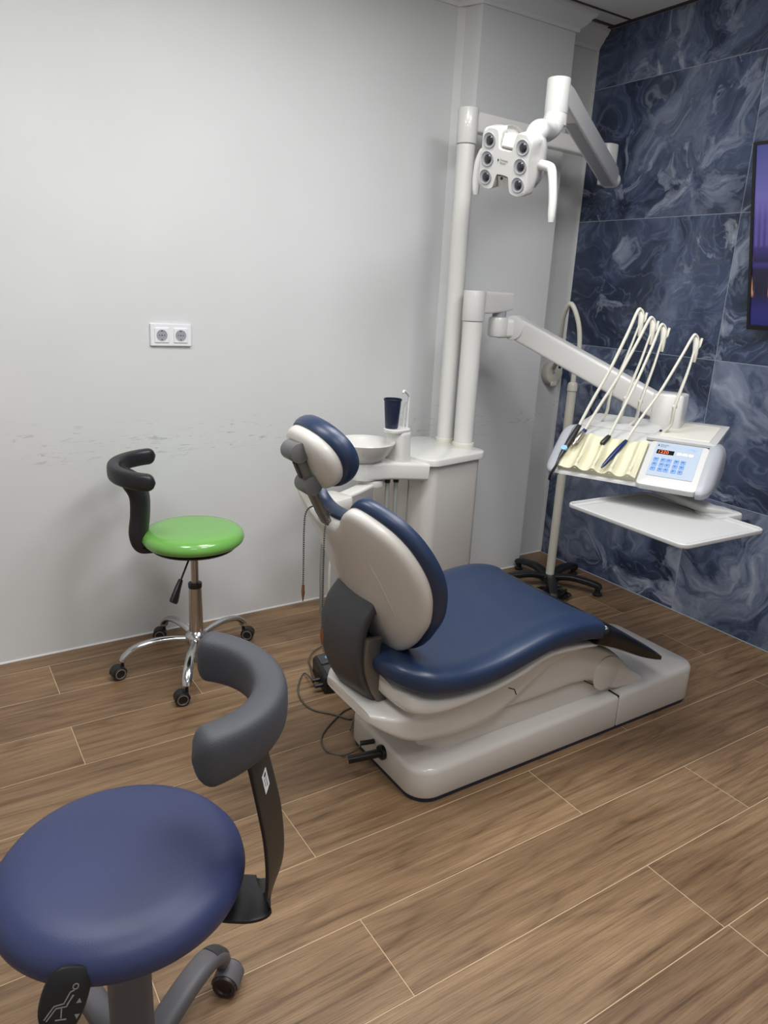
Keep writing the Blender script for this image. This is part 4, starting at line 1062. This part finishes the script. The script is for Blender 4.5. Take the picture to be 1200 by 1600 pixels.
# ---- green stool
gx, gy = .812, 2.508
gs = thing('work_stool', 'swivel stool with lime green round seat, black backrest and chrome base', 'stool', (gx, gy, 0))
T0 = Matrix.Translation((gx, gy, 0))
SZ = .500
seat = [(0, .062), (.06, .0625), (.12, .0615), (.150, .060), (.168, .054), (.179, .042), (.183, .028), (.180, .016), (.171, .007), (.155, .001), (0, .001)]
obj('seat', lathe([(r, z + SZ) for r, z in seat], 72, M=T0), M_green, gs, angle=70)
obj('seat_board', lathe([(0, SZ - .012), (.150, SZ - .012), (.158, SZ - .004), (.150, SZ), (0, SZ)], 48, M=T0), M_black, gs)
obj('seat_mechanism', lathe([(0, SZ - .045), (.028, SZ - .045), (.036, SZ - .030), (.050, SZ - .012), (0, SZ - .012)], 28, M=T0), M_black, gs)
obj('gas_lift', cyl((gx, gy, .335), (gx, gy, SZ - .04), .014, 24), M_steel, gs)
obj('lift_collar', cyl((gx, gy, .325), (gx, gy, .345), .0255, 28, bev=.003), M_black, gs)
obj('column', cyl((gx, gy, .135), (gx, gy, .328), .0265, 32, r2=.0235), M_steel, gs)
obj('hub', lathe([(0, .150), (.027, .150), (.040, .137), (.044, .128), (.044, .110), (.030, .095), (.024, .070), (0, .070)], 36, M=T0), M_chrome, gs)
sw = [20, -70, 130, -60, 60]
for k in range(5):
    a = math.radians(172 + 72 * k); d = Vector((math.cos(a), math.sin(a), 0)); o0 = Vector((gx, gy, 0))
    P = cr([o0 + d * .03 + Vector((0, 0, .118)), o0 + d * .09 + Vector((0, 0, .128)), o0 + d * .16 + Vector((0, 0, .128)), o0 + d * .225 + Vector((0, 0, .112)), o0 + d * .262 + Vector((0, 0, .085)), o0 + d * .272 + Vector((0, 0, .068))], 5)
    n_ = len(P)
    lgk = obj('leg', tube(P, [(.012 + .006 * min(1, abs(i / n_ - .0) * 1.6), .010 + .002 * i / n_) for i in range(n_)], 16, up=(0, 0, 1)), M_chrome, gs)
    Mc = Matrix.Translation(o0 + d * .272) @ Matrix.Rotation(a + math.radians(sw[k]), 4, 'Z')
    castor(lgk, Mc, .0255, M_wheel, M_black, M_ring, .021)
# backrest strap (wide black moulded)
A_ = math.radians(164)
dr = Vector((math.cos(A_), math.sin(A_), 0)); o0 = Vector((gx, gy, 0))
sdg = Vector((-dr.y, dr.x, 0)); ws = Matrix.Rotation(math.radians(-18), 3, 'Z') @ dr
P = cr([o0 + dr * .10 + Vector((0, 0, .490)), o0 + dr * .160 + Vector((0, 0, .488)), o0 + dr * .182 + Vector((0, 0, .505)), o0 + dr * .190 + Vector((0, 0, .55)), o0 + dr * .182 + Vector((0, 0, .62)), o0 + dr * .182 + Vector((0, 0, .69)), o0 + dr * .204 + Vector((0, 0, .740)), o0 + dr * .240 + Vector((0, 0, .775))], 6)
wd = crs([.026, .030, .034, .036, .036, .038, .045, .050], 6); td = crs([.010, .014, .026, .031, .031, .031, .030, .016], 6)
sides = []
bm = bmesh.new(); rings = []
for i, p in enumerate(P):
    T_ = (P[min(i + 1, len(P) - 1)] - P[max(i - 1, 0)]).normalized(); sv = Vector((-ws.y, ws.x, 0)); nn2 = sv.cross(T_).normalized()
    rings.append([p + sv * (wd[i] * a) + nn2 * (td[i] * b) for a, b in rsec(3.2, 28)])
obj('backrest_stem', rings_loft(rings), M_bleath, gs, angle=70)
cen = o0 + dr * .112
def gprof(t_):
    e = max(0, (abs(t_) - .88) / .12); k = math.sqrt(max(.015, 1 - e * e))
    return (.022 * k, .029 * k, .012 * t_ * -1, .004 * abs(t_))
rs = arc_pad(cen, .150, A_, math.radians(86), .785, gprof, 72)
obj('backrest', rings_loft(rs), M_bleath, gs, angle=70)
lev = obj('height_lever', tube(cr([o0 + Vector((-.01, -.02, .478)), o0 + Vector((-.035, -.045, .455)), o0 + Vector((-.060, -.065, .42)), o0 + Vector((-.080, -.080, .390))], 5), .0035, 10), M_black, gs)
obj('lever_paddle', tube([o0 + Vector((-.076, -.077, .398)), o0 + Vector((-.094, -.092, .370)), o0 + Vector((-.112, -.106, .335)), o0 + Vector((-.116, -.109, .328))], [(.008, .006), (.013, .008), (.020, .009), (.018, .007)], sect=rsec(4, 18), up=(.7, -.7, .2)), M_black, lev)

# ---- blue stool
bx, by = .197, 1.022
bs = thing('operator_stool', 'swivel stool with dark blue round seat and charcoal curved backrest in the foreground', 'stool', (bx, by, 0))
T1 = Matrix.Translation((bx, by, 0)); BZs = .480
seat = [(0, .068), (.07, .070), (.13, .069), (.160, .065), (.182, .055), (.193, .040), (.196, .026), (.193, .012), (.180, -.002), (.155, -.010), (0, -.010)]
obj('seat', lathe([(r, z + BZs) for r, z in seat], 96, M=T1), M_navy2, bs, angle=70)
obj('seat_board', lathe([(0, BZs - .022), (.140, BZs - .022), (.150, BZs - .012), (.150, BZs - .006), (0, BZs - .006)], 48, M=T1), M_black, bs)
obj('column', cyl((bx, by, .10), (bx, by, BZs - .02), .037, 36, r2=.035), M_gplast, bs)
obj('hub', lathe([(0, .125), (.034, .125), (.043, .115), (.052, .095), (.054, .06), (.045, .05), (0, .05)], 36, M=T1), M_gplast, bs)
o1 = Vector((bx, by, 0)); sw = [-75, 60, 20, 100, -40]
for k in range(5):
    a = math.radians(34 + 72 * k); d = Vector((math.cos(a), math.sin(a), 0))
    P = cr([o1 + d * .03 + Vector((0, 0, .085)), o1 + d * .09 + Vector((0, 0, .100)), o1 + d * .16 + Vector((0, 0, .112)), o1 + d * .215 + Vector((0, 0, .108)), o1 + d * .245 + Vector((0, 0, .088)), o1 + d * .252 + Vector((0, 0, .070))], 5); n_ = len(P)
    lgk = obj('leg', tube(P, [(.026 - .003 * i / n_, .020 - .004 * i / n_) for i in range(n_)], sect=rsec(2.8, 24), up=(0, 0, 1)), M_gplast, bs)
    P2 = [P[i] + Vector((0, 0, .0025)) for i in range(15, n_ - 3)]
    obj('foot_pad', tube(P2, [(.0215, .0175)] * len(P2), sect=rsec(2.8, 24), up=(0, 0, 1)), M_dgrey, lgk)
    Mc = Matrix.Translation(o1 + d * .250) @ Matrix.Rotation(a + math.radians(sw[k]), 4, 'Z')
    castor(lgk, Mc, .027, M_brown, M_gplast, None, .026)
# strap
A2 = math.radians(-40); dr = Vector((math.cos(A2), math.sin(A2), 0)); sd = Vector((-dr.y, dr.x, 0))
P = cr([(.20, 1.02, .449), (0.3237, 0.9633, 0.4470), (0.3594, 0.9396, 0.4460), (0.3866, 0.9229, 0.4470), (0.4057, 0.9191, 0.4530), (0.4164, 0.9200, 0.4724), (0.4197, 0.9200, 0.5168), (0.4149, 0.9200, 0.5828), (0.4025, 0.9150, 0.6467), (0.3874, 0.9100, 0.7148), (0.3750, 0.9100, 0.7702)], 6)
rings = []
for i, p in enumerate(P):
    T_ = (P[min(i + 1, len(P) - 1)] - P[max(i - 1, 0)]).normalized(); sv = sd - T_ * sd.dot(T_); sv.normalize(); nn2 = sv.cross(T_).normalized()
    hw2 = .050 if i < 32 else .050 - .014 * (i - 32) / 28
    rings.append([p + sv * (hw2 * a) + nn2 * (.0035 * b) for a, b in rsec(8, 20)])
obj('backrest_strap', rings_loft(rings), M_black, bs)
i_ = 51; T_ = (P[i_ + 1] - P[i_ - 1]).normalized(); sv = (sd - T_ * sd.dot(T_)).normalized(); nn2 = sv.cross(T_).normalized()
if nn2.dot(dr) < 0: nn2 = -nn2
MLb = frame(P[i_] + nn2 * .0038, sv, T_)
if (MLb.to_3x3() @ Vector((0, 0, 1))).dot(nn2) < 0: MLb = frame(P[i_] + nn2 * .0038, -sv, T_)
st_ = obj('sticker', box((0, 0, .0003), (.022, .036, .0008)), M_label, bs, M=MLb, smooth=False, label='small white maker sticker')
Mtx = MLb @ Matrix.Rotation(-PI / 2, 4, 'Z')
text('Dentsply', .0060, M_ink, st_, Mtx @ Matrix.Translation((-.008, .0015, .0008)))
text('Sirona', .0060, M_ink, st_, Mtx @ Matrix.Translation((-.008, -.0055, .0008)))
obj('logo_mark', box((-.0125, .001, .0009), (.005, .008, .0004)), M_ink, st_, M=Mtx, smooth=False)
def bprof(t_):
    e = max(0, (abs(t_) - .88) / .12); k = math.sqrt(max(.015, 1 - e * e))
    return (.028 * k, (.036 + .006 * abs(t_)) * k, 0, 0)
apx = math.radians(-20)
cen2 = Vector((0.4153, 0.9348, 0.8150)) - Vector((math.cos(apx), math.sin(apx), 0)) * .155
rs = arc_pad(cen2, .155, apx, math.radians(74), .815, bprof, 72)
obj('backrest', rings_loft(rs), M_gfoam, bs, angle=70)
# lever paddle with pictogram
lp = Vector((0.0763, 0.8450, 0.4886))
vd = (Vector((0, 0, 1.43)) - lp).normalized(); nrm = (vd + Vector((0, 0, -.5))).normalized()
rt_ = Vector((0, 0, 1)).cross(nrm).normalized(); MP = frame(lp, rt_, nrm.cross(rt_)) @ Matrix.Rotation(math.radians(-14), 4, 'Z')
PO = [(0, .048), (.022, .044), (.031, .026), (.030, .004), (.024, -.020), (.012, -.040), (-.004, -.044), (-.020, -.034), (-.030, -.012), (-.030, .012), (-.024, .034), (-.012, .046)]
PO = [(p.x, p.y) for p in cr([(a, b, 0) for a, b in PO] + [(0, .048, 0)], 4)[:-1]]
def pring(sc, z): return [Vector((a * sc, b * sc, z)) for a, b in PO]
lvr = obj('height_lever', rings_loft([pring(.9, -.005), pring(1, -.002), pring(1, .002), pring(.93, .004), pring(.5, .0045)]), M_lever, bs, M=MP, label='black teardrop lever with a seated figure and up and down arrows')
obj('lever_rod', tube([MP @ Vector((0, .040, -.002)), o1 + Vector((-.05, -.06, BZs - .028))], .006, 12), M_black, lvr)
def ink(pts, w_=.0012, closed=False):
    return tube([Vector((a, b, .0048)) for a, b in pts], [(w_, .0003)] * len(pts), sect=rsec(6, 8), up=(0, 0, 1))
fig = [[(-.022, -.016), (-.012, .000), (.000, .002), (.006, .016), (.011, .018)], [(-.019, -.018), (-.009, -.003), (.004, -.002), (.010, .012)], [(-.002, -.004), (-.001, -.016)], [(-.008, -.018), (.006, -.018)], [(.004, .000), (.011, .012)]]
bm = bmesh.new()
for f_ in fig:
    tube([Vector((a, b, .0049)) for a, b in f_], [(.0009, .0003)] * len(f_), sect=rsec(6, 8), up=(0, 0, 1), bm=bm)
for k in range(12):
    a0, a1 = k / 12 * 2 * PI, (k + 1) / 12 * 2 * PI
    tube([Vector((.012 + .0035 * math.cos(a0), .0225 + .0035 * math.sin(a0), .0049)), Vector((.012 + .0035 * math.cos(a1), .0225 + .0035 * math.sin(a1), .0049))], [(.0008, .0003)] * 2, sect=rsec(6, 6), up=(0, 0, 1), bm=bm)
for (tx, ty_, sg) in ((.019, .001, 1), (.019, -.013, -1)):
    v_ = [bm.verts.new((tx - .0035, ty_, .0052)), bm.verts.new((tx + .0035, ty_, .0052)), bm.verts.new((tx, ty_ + sg * .0065, .0052))]; bm.faces.new(v_)
obj('pictogram', bm, M_line, lvr, M=MP, smooth=False)
